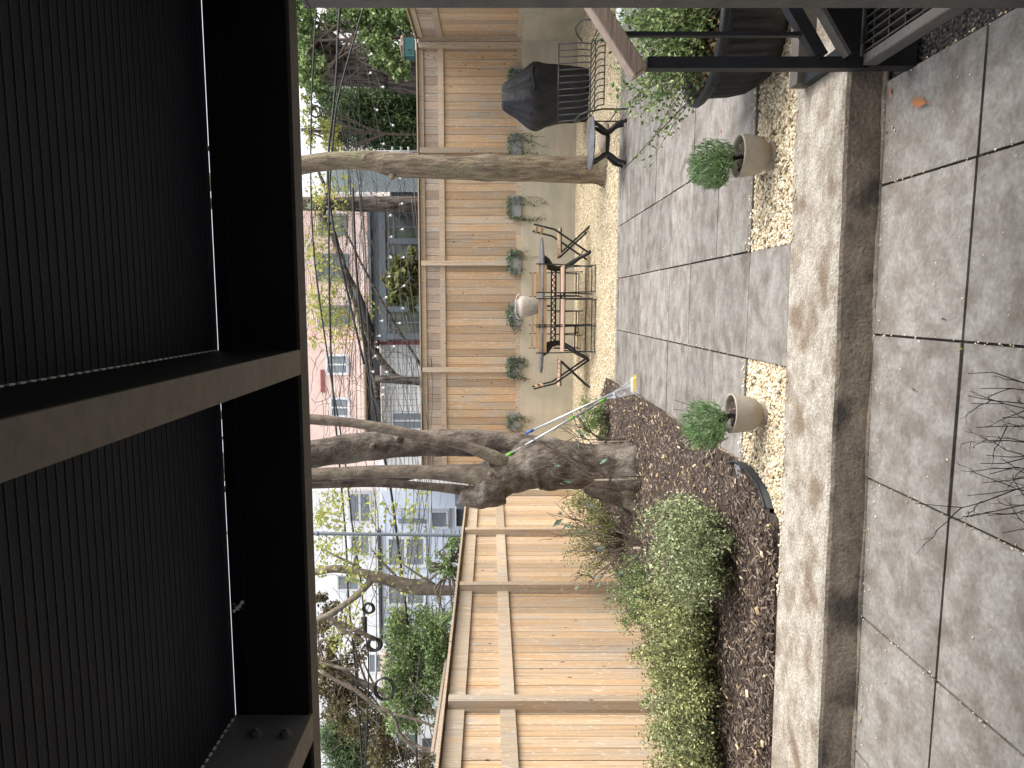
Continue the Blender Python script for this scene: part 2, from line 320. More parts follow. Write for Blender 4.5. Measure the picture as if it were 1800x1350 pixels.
M['teal'] = mat('teal_plastic', (.045, .15, .14), (.035, .12, .115), (9, 9, 9), .5)
M['alu'] = mat('aluminium', (.62, .64, .66), (.55, .57, .59), (20, 20, 20), .35, metal=.6)
M['green_p'] = mat('green_plastic', (.18, .58, .06), (.15, .5, .05), (9, 9, 9), .4)
M['blue_p'] = mat('blue_plastic', (.03, .14, .48), (.03, .12, .42), (9, 9, 9), .4)
M['yellow_p'] = mat('yellow_foam', (.78, .58, .03), (.70, .5, .03), (20, 20, 20), .9)
M['black_p'] = mat('black_edging', (.025, .027, .03), (.04, .042, .045), (9, 9, 9), .5)
M['rock'] = mat('rock', (.36, .31, .25), (.26, .22, .18), (9, 9, 9), .9, .8, 30)
M['logm'] = mat('log_wood', (.50, .40, .28), (.38, .29, .20), (6, 30, 30), .9, .6, 30)
M['orange'] = mat('orange_leaf', (.50, .20, .07), (.42, .17, .06), (30, 30, 30), .7)
M['ground'] = mat('ground_soil', (.12, .10, .075), (.09, .075, .055), (.6, .6, .6), .95)
M['housewall'] = mat('house_siding', (.16, .15, .14), (.13, .125, .12), (2, 2, 2), .8)

# ------------------------------------------------------------------ the setting
def sheet(name, x0, x1, y0, y1, z, m_, zb=None):
    mb = MB()
    mb.add([(x0,y0,z),(x1,y0,z),(x1,y1,z),(x0,y1,z)], [(0,1,2,3)])
    return tag(mb.build(name, m_), kind='structure')
gb = MB(); gb.add([(-250,-250,-.06),(250,-250,-.06),(250,250,-.06),(-250,250,-.06)], [(0,1,2,3)])
tag(gb.build('ground', M['ground']), kind='structure')

def clip(poly, a, b):    # keep left of a->b
    out = []
    def sd_(p): return (b[0]-a[0])*(p[1]-a[1])-(b[1]-a[1])*(p[0]-a[0])
    for i in range(len(poly)):
        p, q = poly[i], poly[(i+1) % len(poly)]; sp, sq = sd_(p), sd_(q)
        if sp >= 0: out.append(p)
        if sp*sq < 0:
            t = sp/(sp-sq); out.append((p[0]+(q[0]-p[0])*t, p[1]+(q[1]-p[1])*t))
    return out
# curb line (front face, top edge and back edge) measured at two ends
cf0, cf1 = G(1487, 160), G(1437, 1340)
cb0, cb1 = G(1400, 160), G(1356, 1340)
def along(a, b, X): t = (X-a[0])/(b[0]-a[0]); return a[1]+(b[1]-a[1])*t
def CF(X): return along(cf0, cf1, X)
def CB(X): return along(cb0, cb1, X)
XL, XR, YB = -3.2, 4.68, 12.9
# near patio
XE = .897
base = MB(); base.poly([(-6, -1.6), (XE, -1.6), (XE, CF(XE)+.05), (-6, CF(-6)+.05)], -.05, -.012)
tag(base.build('joint_bed', M['joint']), kind='structure')
pv = MB()
xs = [-.13+.61*k for k in range(-8, 2)]+[XE]
ys = [2.318-.61*k for k in range(0, 7)]
gap = .010
for i in range(len(xs)-1):
    x0, x1 = xs[i]+gap/2, xs[i+1]-gap/2
    rows = [(ys[0]+gap*.7, None)]+[(ys[k+1]+gap*.7, ys[k]-gap*.7) for k in range(len(ys)-1)]
    for r0, r1 in rows:
        if r1 is None: pts = [(x0, r0), (x1, r0), (x1, CF(x1)-.012), (x0, CF(x0)-.012)]
        else: pts = [(x0, r0), (x1, r0), (x1, r1), (x0, r1)]
        dz = random.uniform(-.002, .002)
        pv.poly(pts, -.011, 0+dz, random.random())
tag(pv.build('near_patio_paving', M['slab']), kind='structure')
dg = MB(); dg.poly([(XE+.004, -1.6), (6, -1.6), (6, CF(6)), (XE+.004, CF(XE))], -.05, -.02)
tag(dg.build('dark_gravel_strip', M['dark_gravel'], None), kind='structure')

# curb: profile swept with slight irregularity
cb = MB(); NX = 180; prof = [(0, -.04), (0, .03), (.004, ZU-.022), (.010, ZU-.008), (.024, ZU), (.5, ZU), (1, ZU), (1, -.04)]
vs = []
X0c, X1c = -5.5, 5.0
for i in range(NX+1):
    X = X0c+(X1c-X0c)*i/NX; f, bk = CF(X), CB(X); wob = .004*math.sin(X*3.1)+.003*math.sin(X*9.7+1)+random.uniform(-.001, .001)
    for j, (a, z) in enumerate(prof):
        y = f+a+wob if j < 5 else (f+(bk-f)*a if a < 1 else bk)
        vs.append((X, y, z+(random.uniform(-.0015, .0015) if 2 <= j <= 4 else 0)))
n = len(prof)
top = [(i*n+j, (i+1)*n+j, (i+1)*n+j+1, i*n+j+1) for i in range(NX) for j in range(3, n-1)]
face = [(i*n+j, (i+1)*n+j, (i+1)*n+j+1, i*n+j+1) for i in range(NX) for j in range(0, 3)]
cb.add(vs, face+top, .5, False)
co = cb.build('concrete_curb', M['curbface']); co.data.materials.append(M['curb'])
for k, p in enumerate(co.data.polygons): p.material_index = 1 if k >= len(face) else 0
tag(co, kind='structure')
# mortar fillet at the foot of the curb
mf = MB()
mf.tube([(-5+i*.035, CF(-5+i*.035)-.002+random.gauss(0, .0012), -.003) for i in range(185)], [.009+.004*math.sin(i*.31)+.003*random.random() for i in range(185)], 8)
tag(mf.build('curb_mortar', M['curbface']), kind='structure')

# upper level
D1, D2 = G(1070, 663), G(1300, 806)
y0u = 3.30; JY = [y0u+.597*k for k in range(0, 9)]+[8.22]
cols = [-.314-.603*k for k in range(6, 0, -1)]+[-.314, .289, .892, 1.495, 2.10, 2.70, 3.31, 3.91, 4.51]
up = MB(); jb = MB()
g2 = .004
for i in range(len(cols)-1):
    for k in range(len(JY)-1):
        x0, x1 = cols[i], cols[i+1]; ya, yb = JY[k], JY[k+1]
        if k == 0 and not (abs(x0+.314) < .01): continue
        gx = .006; gy = g2
        if x1 < -.3 and k % 2 == 0: gy = .001
        lo = CB((x0+x1)/2)+.004 if k == 0 else ya+gy
        pts = [(x0+gx, lo), (x1-gx, lo), (x1-gx, yb-gy), (x0+gx, yb-gy)]
        if k == 0: pts = [(x0+gx, CB(x0)+.004), (x1-gx, CB(x1)+.004), (x1-gx, yb-gy), (x0+gx, yb-gy)]
        pts = clip(pts, (D1[0], D1[1]), (D2[0], D2[1])) if True else pts
        if len(pts) > 2: up.poly(pts, ZU-.03, ZU+random.uniform(-.002, .002), random.random())
tag(up.build('upper_patio_paving', M['slab2']), kind='structure')
jb.poly([p for p in clip([(-3.2, 3.9), (4.52, 3.9), (4.52, 8.21), (-3.2, 8.21)], D1, D2)], ZU-.035, ZU-.018)
tag(jb.build('upper_joint_bed', M['joint']), kind='structure')
# gravel
gv = MB(); gv.poly([(XL, CB(XL)+.002), (XR, CB(XR)+.002), (XR, YB), (XL, YB)], -.03, ZU-.022)
tag(gv.build('gravel_bed', M['gravel']), kind='structure')
ICO_V = [(0,0,1),(.894,0,.447),(.276,.851,.447),(-.724,.526,.447),(-.724,-.526,.447),(.276,-.851,.447),(.724,.526,-.447),(-.276,.851,-.447),(-.894,0,-.447),(-.276,-.851,-.447),(.724,-.526,-.447),(0,0,-1)]
ICO_F = [(0,1,2),(0,2,3),(0,3,4),(0,4,5),(0,5,1),(1,6,2),(2,7,3),(3,8,4),(4,9,5),(5,10,1),(6,7,2),(7,8,3),(8,9,4),(9,10,5),(10,6,1),(11,7,6),(11,8,7),(11,9,8),(11,10,9),(11,6,10)]
ICO_V = np.array(ICO_V)
def pebbles(mb, pts, size, flat=.65, tones=(0, 1)):
    for p in pts:
        s = size*random.uniform(.55, 1.3); a = random.uniform(0, 6.28); c_, s_ = math.cos(a), math.sin(a)
        sc = np.array([s*random.uniform(.8, 1.3), s*random.uniform(.7, 1), s*flat*random.uniform(.7, 1.1)])
        v = ICO_V*sc*rng.uniform(.88, 1.12, (12, 1)); x = v[:, 0]*c_-v[:, 1]*s_; y = v[:, 0]*s_+v[:, 1]*c_
        mb.add(np.stack([x+p[0], y+p[1], v[:, 2]+p[2]], 1).tolist(), ICO_F, random.uniform(*tones), True)
# edging arc (black plastic strip) between mulch and gravel
arc = [G(1291, 817), G(1303, 814), G(1318, 822), G(1333, 838), G(1345, 856), G(1353, 875), G(1359, 897)]
def in_poly(x, y, poly):
    c = False; j = len(poly)-1
    for i in range(len(poly)):
        xi, yi = poly[i][0], poly[i][1]; xj, yj = poly[j][0], poly[j][1]
        if (yi > y) != (yj > y) and x < (xj-xi)*(y-yi)/(yj-yi)+xi: c = not c
        j = i
    return c
MULCH = [D1, D2]+[arc[0]]+arc[1:]+[(arc[-1][0]-.05, CB(arc[-1][0])), (XL, CB(XL)), (XL, 9.15), (G(1061, 700)[0], 9.15)]
def near_gravel():
    pts = []
    while len(pts) < 12500:
        x = random.uniform(-1.75, 1.75); y = random.uniform(3.25, 3.96)
        if y < CB(x)+.005 or y > JY[1]-.004: continue
        if -.314 < x < .289: continue
        if in_poly(x, y, MULCH): continue
        hump = .012*math.exp(-((x-.0)**2)*0)*math.sin(x*5)*.4
        pts.append((x, y, ZU-.012+hump+random.uniform(-.006, .006)))
    return pts
pb = MB(); pebbles(pb, near_gravel(), .0095)
tag(pb.build('near_gravel_pebbles', M['pebble']), kind='stuff')
pb = MB(); pts = []
while len(pts) < 9000:
    y = 8.24+4.6*random.random()**1.5; x = random.uniform(-2.6, 4.6)
    if in_poly(x, y, MULCH): continue
    pts.append((x, y, ZU-.02+random.uniform(0, .008)))
pebbles(pb, pts, .013, .6)
tag(pb.build('far_gravel_pebbles', M['pebble']), kind='stuff')
pb = MB(); pts = []
while len(pts) < 420:
    x = random.uniform(-1.5, 1.7); k = random.random()
    if k < .4 and not -.314 < x < .289: pts.append((x, JY[1]+abs(random.gauss(0, .02)), ZU+.004))
    elif k < .75 and not -.314 < x < .289: pts.append((x, CB(x)-abs(random.gauss(0, .018)), ZU+.004))
    else: x = random.uniform(-1.2, 4.2); pts.append((x, 8.22-abs(random.gauss(0, .05)), ZU+.004))
pts = [p for p in pts if not in_poly(p[0], p[1], MULCH)]
pebbles(pb, pts, .008)
tag(pb.build('spilled_pebbles', M['pebble']), kind='stuff')
pb = MB(); pts = []
while len(pts) < 70:
    x = random.uniform(-1.6, 1.7); y = random.uniform(3.34, 3.88)
    if -.33 < x < .30 or in_poly(x, y, MULCH): continue
    pts.append((x, y, ZU))
pebbles(pb, pts, .014, .6)
tag(pb.build('grey_stones', M['rock']), kind='stuff')
# stray pebbles and grit in the joints
pb = MB(); pts = []
for k in range(900):
    r_ = random.random()
    if r_ < .35: x = random.choice(xs[4:]); pts.append((x+random.gauss(0, .006), random.uniform(1.3, 2.8), .001))
    elif r_ < .6: x = random.choice([-.314, .289, .892]); pts.append((x+random.gauss(0, .012), random.uniform(3.95, 8.1), ZU+.002))
    elif r_ < .75: x = random.uniform(-2.4, .8); pts.append((x, CF(x)-random.uniform(.01, .09), .002))
    else:
        if random.random() < .6: x, y, z = random.uniform(-2.5, .85), random.uniform(1.3, 2.85), .001
        else: x, y, z = random.uniform(-1, 3), random.uniform(3.4, 8), ZU+.002
        if -.3 > x and z > .1: continue
        pts.append((x, y, z))
pebbles(pb, pts, .0038, .7)
tag(pb.build('stray_grit', M['pebble']), kind='stuff')

# mulch bed: bumpy sheet + chips + litter
def hm(x, y):
    z = ZU+.017+.014*math.sin(x*4.3+y*2.1)*math.sin(y*3.7-x)+.006*math.sin(x*13+y*9)
    t = max(0.0, min(1.0, (y-CB(x)-.01)/.10))
    return (ZU-.014)*(1-t)+z*t
MSHEET = MULCH[:-4]+[(MULCH[-4][0], MULCH[-4][1]-.05), (XL, CB(XL)-.05)]+MULCH[-2:]
mb = MB(); NXm, NYm = 110, 190; x0, x1, ya, yb = XL, -.2, 3.1, 9.2
idx = {}
def vid(i, j):
    if (i, j) not in idx:
        x = x0+(x1-x0)*i/NXm; y = ya+(yb-ya)*j/NYm; idx[(i, j)] = mb.n
        z = hm(x, y)+random.uniform(-.005, .005)*(y > CB(x)+.03)
        mb.v.append((x, y, z)); mb.t.append(.5); mb.n += 1
    return idx[(i, j)]
for i in range(NXm):
    for j in range(NYm):
        x = x0+(x1-x0)*(i+.5)/NXm; y = ya+(yb-ya)*(j+.5)/NYm
        if in_poly(x, y, MSHEET): mb.f.append((vid(i, j), vid(i+1, j), vid(i+1, j+1), vid(i, j+1))); mb.sm.append(False)
tag(mb.build('mulch_bed', M['mulch']), kind='structure')
def chips(mb, n, size, lift, yfun, asp=(.15, .4), tones=(0, 1)):
    k = 0
    while k < n:
        x = random.uniform(XL, -.3); y = yfun()
        if not in_poly(x, y, MULCH) or not in_poly(x+.02, y-.02, MULCH): continue
        k += 1
        s = size*random.uniform(.5, 1.5); a = random.uniform(0, 6.28); t = random.uniform(-.5, .5); wd = s*random.uniform(*asp)
        d = Vector((math.cos(a)*math.cos(t), math.sin(a)*math.cos(t), math.sin(t))); s2 = d.cross(Vector((random.gauss(0, .4), random.gauss(0, .4), 1))).normalized(); u = s2.cross(d)
        c = Vector((x, y, hm(x, y)+lift*random.random()+.004))
        mb.add([c-d*s-s2*wd, c+d*s-s2*wd*.6, c+d*s+s2*wd, c-d*s+s2*wd*.7, c+u*wd*.7], [(0,1,4),(1,2,4),(2,3,4),(3,0,4)], random.uniform(*tones))
cm = MB(); chips(cm, 21000, .0145, .022, lambda: 3.3+5.8*random.random()**1.6)
tag(cm.build('mulch_chips', M['chip']), kind='stuff')
lm = MB(); chips(lm, 1150, .013, .03, lambda: 3.3+5.8*random.random()**.9, (.4, .8))
tag(lm.build('leaf_litter', M['dleaf']), kind='stuff')

# ------------------------------------------------------------------ fences and retaining walls
ZT = 1.135
rw = thing('retaining_wall', 'low beige concrete wall below the back timber fence', 'wall', (0, YB, ZU))
mb = MB(); mb.box(XL-.1, XR+.1, YB, YB+.22, -.05, ZT); wpart(mb, 'wall_face', M['wallc'], rw)
rw2 = thing('retaining_wall', 'low beige concrete wall below the side fence at the right, behind the wire bench', 'wall', (XR, 6, ZU))
mb = MB(); mb.box(XR, XR+.22, 3, YB-.004, -.05, ZT); wpart(mb, 'wall_face', M['wallc'], rw2)

def fence(name, label, a, b, zb, zt, side, posts, capz, rails, matb, matu, bw=.14, zsplit=None):
    """a->b ground line of the board plane; side = unit vector to the viewer"""
    a, b = Vector(a), Vector(b); d = (b-a); L = d.length; d.normalize(); s = Vector(side)
    root = thing(name, label, 'fence', (a+b)/2)
    bd = MB(); bu = MB(); n = int(L/bw)
    for i in range(n):
        t0 = L*i/n+.003; t1 = L*(i+1)/n-.003; c = a+d*(t0+t1)/2; tn = random.random()
        q = t0/L; z0, z1, zs = zb(q), zt(q), (zsplit(q) if zsplit else None)
        wob = s*random.uniform(-.002, .002)
        if zs:
            bd.obox(c+wob+Vector((0,0,(z0+zs)/2)), d*(t1-t0)/2, s*.009, (0,0,(zs-z0)/2), tn)
            bu.obox(c+wob*1.5+Vector((0,0,(z1+zs)/2)), d*(t1-t0)/2, s*.009, (0,0,(z1-zs)/2), random.random())
        else: bd.obox(c+wob+Vector((0,0,(z0+z1)/2)), d*(t1-t0)/2, s*.009, (0,0,(z1-z0)/2), tn)
    wpart(bd, 'board_panel', matb, root)
    bk = MB(); z0, z1 = zb(0), zt(0); z0b, z1b = zb(1), zt(1); o_ = s*-.014; th = s*-.008  # dark sheet behind the boards, standing in for shade in their gaps
    vs_ = [a+o_+Vector((0,0,z0)), b+o_+Vector((0,0,z0b)), b+o_+Vector((0,0,z1b-.01)), a+o_+Vector((0,0,z1-.01))]
    bk.add(vs_+[v+th for v in vs_], [(0,1,2,3), (7,6,5,4), (0,4,5,1), (1,5,6,2), (2,6,7,3), (3,7,4,0)], .1); wpart(bk, 'gap_shade_sheet', M['bark_dark'], root)
    if bu.n: wpart(bu, 'upper_board_panel', matu, root)
    qs = [0]+[p for p in posts if 0 < p < 1]+[1]
    for (ra, rh, rp) in rails:       # height function, rail height, proud
        for i in range(len(qs)-1):
            q0, q1 = qs[i], qs[i+1]; p0 = a+d*L*q0+s*(.011+rp/2)+Vector((0,0,ra(q0)-rh/2)); p1 = a+d*L*q1+s*(.011+rp/2)+Vector((0,0,ra(q1)-rh/2))
            e = d*.046; r_ = MB(); r_.bar(p0+(e if i else Vector()), p1-(e if i < len(qs)-2 else Vector()), rp, rh, random.random()); wpart(r_, 'rail', M['post'], root)
    for p in posts:
        c = a+d*L*p; z0, z1 = zb(p), zt(p)
        pm = MB(); pm.obox(c+s*.062+Vector((0,0,(z0+z1)/2-.01)), d*.044, s*.048, (0,0,(z1-z0)/2-.012), random.random()); wpart(pm, 'post', M['post'], root)
    cp = MB(); cp.bar(a+s*.03+Vector((0,0,capz(0))), b+s*.03+Vector((0,0,capz(1))), .15, .022, .4); wpart(cp, 'cap_rail', M['post'], root)
    return root
YF = YB+.10
def hz(ix, Y=YF): return EYE-(ix-874)/F*(Y*CA)      # height seen at pixel row ix in mid-picture at distance Y
zt_b = hz(740)
cst = lambda z: (lambda q: z)
bp_px = [76, 266, 463, 649]
bposts = [(AY(800, p, YF)[0]-XL)/(XR-XL) for p in bp_px]
fence('timber_fence', 'long back timber fence standing on the concrete wall behind the oval table', (XL, YF, 0), (XR, YF, 0), cst(ZT+.004), cst(zt_b), (0, -1, 0),
      [.004]+bposts[::-1][:-1]+[.992], cst(zt_b+.012), [(cst(zt_b-.012), .09, .03), (cst(hz(774)), .10, .03), (cst(hz(907)), .10, .03)], M['fence'], M['fence_grey'], .145, cst(hz(774)-.05))
fence('timber_fence', 'side timber fence on the concrete wall beyond the wire bench', (XR+.10, YF-.012, 0), (XR+.10, 4.0, 0), cst(ZT+.004), cst(zt_b), (-1, 0, 0),
      [.006, .24, .5, .76], cst(zt_b+.012), [(cst(zt_b-.012), .09, .03), (cst(hz(774)), .10, .03), (cst(hz(907)), .10, .03)], M['fence'], M['fence_grey'], .145, cst(hz(774)-.05))
def LH(v, iy):      # height on the left fence at pixel (v, iy)
    return AX(v, iy, XL)[2]
yA, yBk = 2.3, YB-.03
pl = [AX(880, p, XL)[1] for p in (941, 1040, 1247)]; sp = (pl[0]-pl[2])/2
print('left fence posts', pl)
zt0 = LH(773, 1350); zt1 = LH(815, 941); ya0 = AX(773, 1350, XL)[1]; ya1 = AX(815, 941, XL)[1]
def zlin(Ya, za, Yb, zb_): return lambda q: za+(zb_-za)*((yA+(yBk-yA)*q)-Ya)/(Yb-Ya)
zt_l = zlin(ya0, zt0, ya1, zt1)
r1 = zlin(AX(776, 1350, XL)[1], LH(776, 1350), AX(821, 929, XL)[1], LH(821, 929))
m0 = zlin(AX(881, 1350, XL)[1], LH(881, 1350), AX(872, 929, XL)[1], LH(872, 929))
fence('timber_fence', 'low side timber fence at the left of the picture behind the planting bed', (XL-.011, yA, 0), (XL-.011, yBk, 0), cst(.10), zt_l, (1, 0, 0),
      [(y-yA)/(yBk-yA) for y in (3.3, pl[2], pl[1], pl[0], pl[0]+2.0)], lambda q: zt_l(q)+.012, [(r1, .135, .03), (m0, .12, .03)], M['fence'], M['fence'], .135)

# ------------------------------------------------------------------ deck overhead
HB = EYE+.567; HD = EYE+.8028; YW = 1.965; YO = YW+.075
deck = thing('raised_deck', 'dark steel deck seen from below above the near patio', 'deck', (0, 0, HD))
mb = MB(); mb.box(-4.2, 3.0, -1.3, YW-.004, HD, HD+.02); wpart(mb, 'deck_sheet', M['deck'], deck)
mb = MB(); y = -1.25
while y < YW-.02: mb.box(-4.2, 3.0, y, y+.0030, HD-.0018, HD+.002); y += .0262

wpart(mb, 'deck_ribs', M['rib'], deck)
def channel_x(y, x0, x1, name, parent, root_):   # web at y, flanges pointing to +y
    mb = MB(); mb.box(x0, x1, y, y+.008, HB+.010, EYE+.80); c = wpart(mb, name, M['steel'], root_)
    f = MB(); f.box(x0, x1, y-.001, y+.075, HB, HB+.0095); fo = f
    l = root_.location; fo.v = [(v[0]-l[0], v[1]-l[1], v[2]-l[2]) for v in fo.v]; fo.build('flange', M['steel_w'], c)
    s_ = MB(); s_.box(x0, x1, y-.010, y-.0005, EYE+.758, EYE+.799); s_.v = [(v[0]-l[0], v[1]-l[1], v[2]-l[2]) for v in s_.v]; s_.build('angle_strip', M['steel'], c)
    return c
edge = channel_x(YW, -4.2, 3.0, 'edge_beam', None, deck)
for X in (-.134, -1.25, -2.36, -3.47, .98, 2.08):
    l = deck.location
    mb = MB(); mb.box(X-.008, X, -1.3, YW-.011, HB+.010, EYE+.80); c = wpart(mb, 'cross_beam', M['steel_g'] if X == -1.25 else M['steel'], deck)
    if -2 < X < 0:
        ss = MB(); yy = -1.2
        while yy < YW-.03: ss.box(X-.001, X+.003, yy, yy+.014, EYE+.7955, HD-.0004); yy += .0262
        ss.v = [(v[0]-l[0], v[1]-l[1], v[2]-l[2]) for v in ss.v]; ss.build('painted_gap_light', M['white'], c)  # white dashes paint the daylight leaking in between beam and deck
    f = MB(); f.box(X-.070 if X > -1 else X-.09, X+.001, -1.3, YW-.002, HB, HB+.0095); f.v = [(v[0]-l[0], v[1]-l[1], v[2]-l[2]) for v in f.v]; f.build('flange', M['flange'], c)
def nut(p, axis, r, parent, root_):
    ax = Vector(axis); a = ax.orthogonal().normalized(); b = ax.cross(a); mb = MB(); p = Vector(p)
    def ring(r_, off, n, ph=0): return [p+ax*off+(a*math.cos(ph+2*math.pi*k/n)+b*math.sin(ph+2*math.pi*k/n))*r_ for k in range(n)]
    def cyl(r_, o0, o1, n): 
        v = ring(r_, o0, n)+ring(r_, o1, n); mb.add(v, [(k, (k+1) % n, n+(k+1) % n, n+k) for k in range(n)]+[tuple(range(n, 2*n))])
    cyl(r*1.2, 0, r*.16, 20); cyl(r, r*.16, r*1.0, 6); cyl(r*.52, r*.9, r*1.6, 14)
    return wpart(mb, 'bolt', M['steel_g'] if parent else M['steel'], root_)
for q in ((450, 1292), (502, 1292)): nut(AX(q[0], q[1], -1.249), (1, 0, 0), .0155, True, deck)
for q in ((405, 46), (456, 46)): nut(AY(q[0], q[1], YW-.0005), (0, -1, 0), .0125, False, deck)
nut(P(418, 636, 1.72), (1, 0, 0), .006, True, deck)
sp_ = thing('steel_post', 'grey steel post under the deck edge at the picture edge', 'post', (.92, 1.99, 0))
mb = MB(); PX = P(1000, 14, 2.03); mb.box(PX.x, PX.x+.1, PX.y-.09, PX.y, .012, HB-.012); wpart(mb, 'shaft', M['steel_w'], sp_)
mb = MB(); mb.box(PX.x-.003, PX.x+.12, PX.y-.1, PX.y+.003, HB-.0115, HB-.001); wpart(mb, 'cap_plate', M['steel_w'], sp_)
mb = MB(); mb.box(PX.x+.002, PX.x+.13, PX.y-.12, PX.y-.002, -.01, .012); wpart(mb, 'base_plate', M['steel_w'], sp_)
# dead leaves and a scrap caught on the deck edge
def leaf_mesh(c, s, d, nrm, lobes=5, curl=.3):
    d = Vector(d).normalized(); n_ = Vector(nrm).normalized(); s2 = d.cross(n_).normalized(); mb = MB(); c = Vector(c)
    ctr = [c-d*s*.9, c-d*s*.3, c+d*s*.3, c+d*s]
    out = []
    for sg in (1, -1):
        row = []
        for k in range(lobes*2+1):
            t = k/(lobes*2); wdt = s*.55*math.sin(math.pi*min(1, t*.92+.05))*(1 if k % 2 else .2)
            row.append(c+d*s*(-.8+1.8*t+(.18 if k % 2 else 0))+s2*sg*wdt+n_*(wdt*curl*random.uniform(.4, 1.3)))
        out.append(row)
    vs = []; fs = []
    mid = [c+d*s*(-.8+1.8*k/(lobes*2))-n_*s*.03 for k in range(lobes*2+1)]
    n = lobes*2+1; vs = mid+out[0]+out[1]
    for k in range(n-1): fs += [(k, k+1, n+k+1, n+k), (k+1, k, 2*n+k, 2*n+k+1)]
    mb.add(vs, fs, .5)
    mb.tube([c-d*s*1.5, c-d*s*.8], s*.025, 5)
    return mb
tag(leaf_mesh(AY(367, 262, YW-.02), .012, (1, 0, .3), (0, -1, .2)).build('leaf', M['dleaf']), 'tiny yellow leaf caught at the deck edge near the right bolts', 'leaf')
tag(leaf_mesh(AY(393, 772, YW-.02), .011, (1, 0, .6), (0, -1, .2)).build('leaf', M['orange']), 'tiny rust red leaf caught at the deck edge left of the middle cross beam', 'leaf')
sc_ = MB(); pc = AY(420, 1066, YW-.02)
for k in range(7):
    d = Vector((random.gauss(0, 1), random.gauss(0, .5), random.gauss(0, 1))).normalized(); q = leaf_mesh(pc+d*.008, .014, d, (random.gauss(0, 1), -1, random.gauss(0, 1)), 2, .6); sc_.add(q.v, q.f)
tag(sc_.build('dried_flower', M['white']), 'pale crumpled dried flower stuck at the deck edge', 'dried flower')
# the house the deck hangs from, unseen behind the camera, added to block light
hw = thing('house', 'unseen grey house wall behind the near patio, added to block light', 'house', (0, -1.6, 0))
mb = MB(); mb.box(-6, 6, -1.9, -1.6, -.05, 7); wpart(mb, 'wall', M['housewall'], hw)

# ------------------------------------------------------------------ stairs at the right
YS = 2.70
st = thing('steel_stair', 'black steel stair with grated tread and wooden handrail at the right', 'stair', (1.2, YS, 0))
def V3(ix, iy): return AY(ix, iy, YS)
# newel
xl, xr = V3(1300, 119.5)[0], V3(1300, 99)[0]
mb = MB(); mb.box(xl, xr, YS, YS+.045, .18, V3(1138, 110)[2]); wpart(mb, 'newel_post', M['steel'], st)
slope = .70
hx0, hz0 = V3(1128, 123)[0]-.012, V3(1128, 123)[2]
mb = MB(); dx = Vector((1, 0, slope)).normalized(); upv = Vector((-slope, 0, 1)).normalized()
c0 = Vector((hx0, YS+.015, hz0+.005))
mb.obox(c0+dx*1.1, dx*1.1, (0, .036, 0), upv*.030); ho = wpart(mb, 'handrail', M['rail_wood'], st)
bv = ho.modifiers.new('bevel', 'BEVEL'); bv.width = .006; bv.segments = 2
def railz(x, v0, iy0): p = V3(v0, iy0); return p[2]+(x-p[0])*.66
for k in range(7):
    bx = V3(1200, 57)[0]+.135*k
    mb = MB(); mb.box(bx-.0075, bx+.0075, YS+.01, YS+.032, railz(bx, 1410, 55)-.01, c0[2]+(bx-c0[0])*slope-.03); wpart(mb, 'baluster', M['steel'], st)
pa = V3(1438, 99); pb_ = pa+Vector((1.9, 0, 1.9*.66))
mb = MB(); mb.bar(pa+Vector((0, .02, -.018)), pb_+Vector((0, .02, -.018)), .045, .045, up=(0,0,1)); wpart(mb, 'bottom_rail', M['steel'], st)
# stringer plate on the far side
q0 = V3(1489, 97); zt_s = V3(1513, 60)[2]
mb = MB(); x0 = V3(1500, 118)[0]
vs = [(x0, zt_s), (x0+2.4, zt_s), (x0+2.4, q0[2]+(x0+2.4-q0[0])*.66), (q0[0], q0[2]), (x0, q0[2]-.02)]
V = [(x, YS-.004, z) for x, z in vs]+[(x, YS+.03, z) for x, z in vs]; nn_ = len(vs)
mb.add(V, [tuple(range(nn_)), tuple(range(2*nn_-1, nn_-1, -1))]+[(i, (i+1) % nn_, nn_+(i+1) % nn_, nn_+i) for i in range(nn_)])
wpart(mb, 'stringer', M['steel'], st)
mb = MB(); mb.bar(Vector((q0[0]-.01, YS-.014, q0[2]+.008)), Vector((q0[0]+1.9, YS-.014, q0[2]+.008+1.9*.66)), .05, .014); wpart(mb, 'stringer_flange', M['steel_w'], st)
for s in range(4):
    tx, tz = .893+.27*s, .200+.185*s; y0t, y1t = 2.09, YS-.006
    mb = MB()
    for k in range(8): mb.box(tx+.045+k*.030, tx+.051+k*.030, y0t, y1t, tz-.025, tz-.001)
    for k in range(6): mb.box(tx+.035, tx+.27, y0t+.05+k*.1, y0t+.055+k*.1, tz-.018, tz-.003)
    g = wpart(mb, 'tread_grating', M['steel'] if s else M['rib'], st)
    mb = MB(); mb.box(tx-.001, tx+.035, y0t, y1t, tz-.004, tz+.002); mb.box(tx-.003, tx+.001, y0t, y1t, tz-.05, tz+.002)
    wpart(mb, 'nosing', M['steel_w'], st)
    mb = MB(); mb.box(tx, tx+.28, y0t, y0t+.006, tz-.05, tz+.004); wpart(mb, 'tread_end_plate', M['steel'], st)
mb = MB(); mb.box(.889, 1.6, YS-.003, YS+.06, 0.0, .197); wpart(mb, 'foot_box', M['steel'], st)
p = G(1425, 150); mb = MB(); mb.box(p[0], p[0]+.7, p[1]-.03, p[1]+.05, ZU, ZU+.075); wpart(mb, 'base_channel', M['steel_w'], st)
mb = MB(); mb.box(.98, 1.03, YS-.02, p[1], .1, .2); wpart(mb, 'cross_tie', M['steel'], st)

